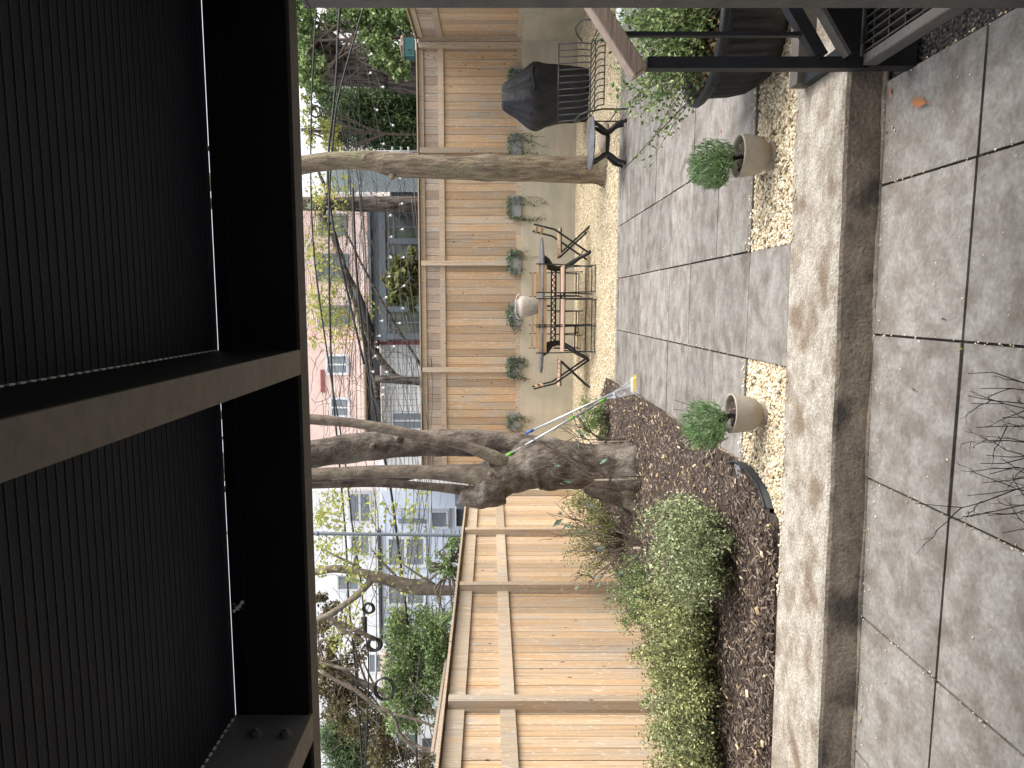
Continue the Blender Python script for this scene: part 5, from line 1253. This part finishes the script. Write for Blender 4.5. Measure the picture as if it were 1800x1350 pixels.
# left side trees
lf = thing('tree', 'crooked grey limbed tree leaning up behind the left fence', 'tree', (P(900, 1040, 12).x, P(900, 1040, 12).y, 0)); mb = MB()
limb(mb, [(1050, 1030, 1052, 12), (805, 1030, 1046, 12), (760, 1026, 1046, 12), (720, 1018, 1044, 12), (690, 1012, 1032, 12), (660, 1005, 1023, 12), (625, 998, 1012, 12), (590, 993, 1006, 12), (557, 999, 1011, 12), (500, 1005, 1016, 12)], 16, .05)
limb(mb, [(655, 1012, 1024, 12), (630, 1038, 1050, 12), (600, 1062, 1072, 12), (560, 1085, 1094, 12), (500, 1110, 1118, 12)], 12, .04)
for e in ((770, 1030, 700, 985), (700, 1015, 650, 960), (640, 1000, 560, 960), (740, 1035, 800, 985), (620, 1003, 640, 950)): mb.tube([P(e[0], e[1], 12), P((e[0]+e[2])/2-6, (e[1]+e[3])/2, 12), P(e[2], e[3], 12)], [.04, .025, .01], 6)
smooth(wpart(mb, 'trunk', M['bark_pale'], lf))
random.seed(41); mb = MB()
for k in range(110):
    ix, iy, d, a, r_ = random.uniform(560, 790), random.uniform(862, 1330), random.uniform(11.2, 12.6), random.choice([1.3, 1.8, 4.5, 4.9, 3.1, .4]), random.uniform(.003, .007); pts = []
    for i in range(9): pts.append(P(min(ix, 790), iy, d)); a += random.gauss(0, .3); ix += math.cos(a)*8; iy += math.sin(a)*12
    mb.tube(pts, [r_*(1-.7*i/9) for i in range(9)], 4)
wpart(mb, 'twigs', M['twig'], lf)
lv = MB(); q = []
for (ix, iy, s, n) in ((640, 1010, 20, 40), (725, 950, 22, 36), (700, 1060, 20, 30), (620, 1085, 16, 40), (590, 1130, 14, 40), (575, 890, 16, 80), (590, 930, 15, 60), (570, 960, 12, 45), (600, 985, 12, 30), (565, 1000, 8, 30), (615, 1015, 9, 26), (630, 960, 12, 40), (690, 900, 14, 22), (720, 905, 10, 22), (700, 1000, 9, 18), (690, 985, 9, 12), (640, 920, 16, 36), (600, 870, 14, 50), (660, 885, 10, 14), (670, 980, 8, 14), (735, 1010, 8, 12), (555+8, 910, 8, 50), (715, 885, 10, 18), (745, 870, 8, 12)):
    for z in range(int(n*1.9)): q.append(tuple(P(ix+random.gauss(0, s*.8), iy+random.gauss(0, s*1.1), random.uniform(11, 12.4))))
lv.leaves(np.array(q), .07, .7, (0, .8)); wpart(lv, 'crown', M['leaf_yellow'], lf)
tree_px('tree', 'bright green leafy tree behind the left fence', [(1000, 1150, 1162, 13), (790, 1150, 1160, 13), (740, 1148, 1156, 13), (690, 1145, 1151, 13)],
        [(730, 1120, 52, 50, 13, 5200), (720, 1190, 48, 58, 13, 5600), (772, 1165, 24, 70, 12.6, 3400), (700, 1100, 22, 30, 13, 1100), (720, 1250, 36, 36, 13, 2000), (762, 1110, 28, 38, 12.6, 1900), (690, 1215, 24, 28, 13, 900), (775, 1290, 18, 40, 12.6, 900)], M['leaf_green'], M['bark_pale'], .07, None, .45)
tree_px('shrub', 'light green shrub showing above the left fence before the blue house', [(1000, 1000, 1006, 11), (812, 998, 1003, 11), (790, 990, 994, 11)],
        [(795, 965, 22, 26, 11, 480), (785, 1000, 24, 26, 11, 480), (800, 940, 14, 14, 11, 180), (775, 1075, 20, 24, 11, 400), (765, 985, 16, 22, 11, 200), (795, 1080, 14, 24, 11, 300)], M['leaf_green'], M['twig'], .05, None, .45, 'shrub')
tree_px('tree', 'bronze leaved tree at the lower left behind the left fence', [(1000, 1255, 1265, 15), (780, 1248, 1258, 15), (720, 1235, 1246, 15), (660, 1205, 1214, 15), (600, 1180, 1187, 15), (560, 1172, 1178, 15)],
        [(590, 1215, 34, 44, 15, 2200), (625, 1250, 38, 46, 15, 2500), (665, 1290, 38, 42, 15, 2100), (585, 1105, 28, 40, 15, 1000), (620, 1140, 22, 34, 15, 500), (575, 1165, 18, 34, 15, 1000), (690, 1335, 30, 30, 15, 1200), (570, 1060, 16, 22, 15, 380), (740, 1345, 28, 24, 14, 800)], M['leaf_brown'], M['bark_pale'], .085, None, .5)
tree_px('conifer', 'dark feathery conifer at the lower left corner behind the fence', [(1000, 1330, 1342, 16), (780, 1322, 1332, 16), (640, 1310, 1318, 16), (580, 1305, 1311, 16)],
        [(590, 1290, 26, 40, 16, 4600), (610, 1320, 34, 40, 16, 5600), (640, 1338, 44, 36, 16, 4600), (620, 1300, 24, 26, 16, 2200)], M['leaf_dark'], M['bark_dark'], .08, None, .3)
lm_ = thing('bare_tree', 'pale bare branches crossing at the lower left behind the wires', 'tree', (P(900, 1280, 11.5).x, P(900, 1280, 11.5).y, 0)); mb = MB()
for pts in ([(1000, 1330, 1336, 11.5), (740, 1312, 1317, 11.5), (690, 1253, 1259, 11.5), (660, 1238, 1245, 11.5), (630, 1213, 1220, 11.5), (600, 1198, 1204, 11.5), (563, 1176, 1183, 11.5)], [(770, 1278, 1282, 11.5), (730, 1262, 1267, 11.5), (690, 1253, 1258, 11.5)], [(632, 1176, 1180, 11.5), (600, 1172, 1177, 11.5), (562, 1162, 1167, 11.5)],
            [(640, 1125, 1131, 11.5), (610, 1108, 1114, 11.5), (580, 1090, 1095, 11.5)], [(640, 1100, 1105, 11.8), (600, 1112, 1117, 11.8), (560, 1125, 1130, 11.8)], [(660, 1120, 1128, 12.2), (600, 1092, 1100, 12.2), (562, 1078, 1085, 12.2)]): limb(mb, pts, 8, .06)
wpart(mb, 'trunk', M['bark_pale'], lm_)

# cables
random.seed(77)
def cable(label, pts, r, m_='cable', group=None, sub=8):
    C_ = [P(*p) for p in pts]; out = dense(C_, sub); mb = MB(); mb.tube(out, r, 6); return tag(mb.build('utility_cable', M[m_]), label, 'cable', group)
cable('thick black cable crossing highest above the left fence', [(655, -40, 13), (600, 150, 13), (585, 250, 13), (578, 400, 13), (583, 650, 13), (598, 830, 13), (608, 950, 13), (612, 1040, 13), (620, 1130, 13), (630, 1240, 13), (640, 1400, 13)], .018)
cable('thick black cable with coils hanging from it behind the left fence', [(558, -30, 12.5), (547, 200, 12.5), (550, 420, 12.5), (575, 620, 12.5), (605, 800, 12.5), (620, 930, 12.5), (634, 1020, 12.5), (642, 1110, 12.5), (648, 1180, 12.5), (640, 1400, 12.5)], .014)
cable('thick black cable sagging lowest behind the left fence', [(620, 330, 12.8), (630, 520, 12.8), (655, 700, 12.8), (685, 850, 12.8), (696, 930, 12.8), (708, 1020, 12.8), (718, 1110, 12.8), (728, 1220, 12.8), (735, 1400, 12.8)], .022)
cable('black cable slanting behind the evergreen down to the pole', [(600, -20, 13.4), (594, 60, 13.4), (592, 120, 13.4), (585, 200, 13.4), (578, 262, 13.4), (577, 330, 13.4), (590, 420, 13.4), (612, 520, 13.4), (640, 640, 13.4)], .022)
for k in range(16):
    a = random.uniform(600, 790); b = a+random.uniform(-60, 60); x0_ = random.uniform(250, 880); x1_ = random.uniform(1000, 1400); mid = (a+b)/2+random.uniform(10, 45); d = random.uniform(11.4, 13.6)
    if a > 730: a -= 40
    cable('thin grey service wire strung across the yards behind the fences', [(min(a, 735), x0_, d), (min(mid, 760), (x0_+x1_)/2, d), (min(b, 780), x1_, d)], random.uniform(.004, .0075), 'wire', 'thin service wires behind the fences', 10)
for k in range(12):
    a = random.uniform(545, 640); b = a+random.uniform(-30, 70); x0_ = random.uniform(0, 300); x1_ = random.uniform(400, 760); d = random.uniform(13.3, 15)
    cable('thin black wire strung through the branches behind the back fence', [(a, x0_, d), ((a+b)/2+random.uniform(5, 25), (x0_+x1_)/2, d), (b, x1_, d)], random.uniform(.004, .008), 'cable', 'thin black wires behind the back fence', 10)
def coil(label, ix, iy, rx, ry, d, turns=4, r=.008):
    mb = MB(); c = P(ix, iy, d); pts = []
    for i in range(turns*18+1):
        t = 2*math.pi*i/18; k = 1+.12*math.sin(i*.37); pts.append(c+Vector((math.cos(t)*ry/F*d*k, .02*math.sin(i*.2), math.sin(t)*rx/F*d*k+.02*math.sin(i*.11))))
    mb.tube(pts, r, 6); return tag(mb.build('cable_coil', M['cable']), label, 'cable coil')
coil('small black cable coil hanging beside the crooked tree limb', 649, 1070, 9, 9, 12.3, 5, .014)
coil('tight black cable coil hanging before the bright green tree', 658, 1134, 11, 11, 12.3, 7, .018)
coil('large loose black cable coil hanging before the bronze tree', 677, 1212, 17, 20, 12.3, 4, .012)
coil('thin black wire hoop hanging before the yellow leaves at the right', 557, 197, 9, 9, 13.2, 2, .012)
mb = MB(); mb.tube([P(640, 1085, 12.4), P(643, 1120, 12.4)], [.06, .03], 8, jit=.2); tag(mb.build('cable_splice', M['cable']), 'black ragged cable splice hanging between two coils', 'cable splice')
sb = MB(); sb.tube([P(625, 508, 14.2), P(640, 545, 14.2), (P(655, 585, 14.2))], [.075, .08, .05], 10); tag(sb.build('splice_case', M['cable']), 'black tapering cable splice case among the bare branches', 'splice case')

# string lights above the back fence
for label, pts, dd_ in (('lower string of small clear bulbs hanging above the back fence', [(612, 40, 13.3), (655, 115, 13.3), (690, 235, 13.3), (700, 330, 13.3), (703, 420, 13.3), (705, 520, 13.3), (695, 580, 13.3), (672, 665, 13.3), (668, 700, 13.3)], 0),
                        ('upper string of small clear bulbs hanging above the back fence', [(630, 50, 13.5), (650, 150, 13.5), (672, 270, 13.5), (680, 355, 13.5), (683, 430, 13.5), (678, 500, 13.5), (665, 575, 13.5), (658, 615, 13.5), (650, 655, 13.5)], 1)):
    C_ = [P(*p) for p in pts]; root = thing('string_lights', label, 'string lights', C_[0]); out = dense(C_, 6); mb = MB(); mb.tube(out, .004, 5); wpart(mb, 'cord', M['wire'], root)
    for p in out[2::3]:
        q = p+Vector((random.gauss(0, .03), 0, -.06)); mb = MB(); mb.tube([p, q+Vector((0, 0, .02))], .006, 5); mb.lathe([(0, .025), (.016, .018), (.026, 0), (.02, -.02), (0, -.03)], q, 10); wpart(mb, 'bulb', M['bulb'], root)
# teal box on the fence corner
tbx = P(726, 86, 13.4); te = thing('teal_box', 'teal plastic box with dark letter marks on top of the back fence corner', 'box', tbx)
x0t, x1t = -.17, .18; mb = MB(); mb.box(x0t, x1t, -.1, .1, -.03, .17); mb.build('box_body', M['teal'], te)
mb = MB(); mb.box(x0t-.02, x1t+.02, -.12, .12, .17, .19); mb.tube([(x0t-.03, -.11, .19), (0, -.13, .23), (x1t+.03, -.11, .20)], .015, 6); mb.build('lid', M['rail_wood'], te)
mb = MB(); z = .015
mb.box(-.13, -.118, -.104, -.1005, z, z+.07); mb.box(-.118, -.085, -.104, -.1005, z, z+.012)
mb.box(-.07, -.058, -.104, -.1005, z, z+.07)
for h in (0, .029, .058): mb.box(-.058, -.03, -.104, -.1005, z+h, z+h+.012)
mb.build('lettering', M['black_p'], te)
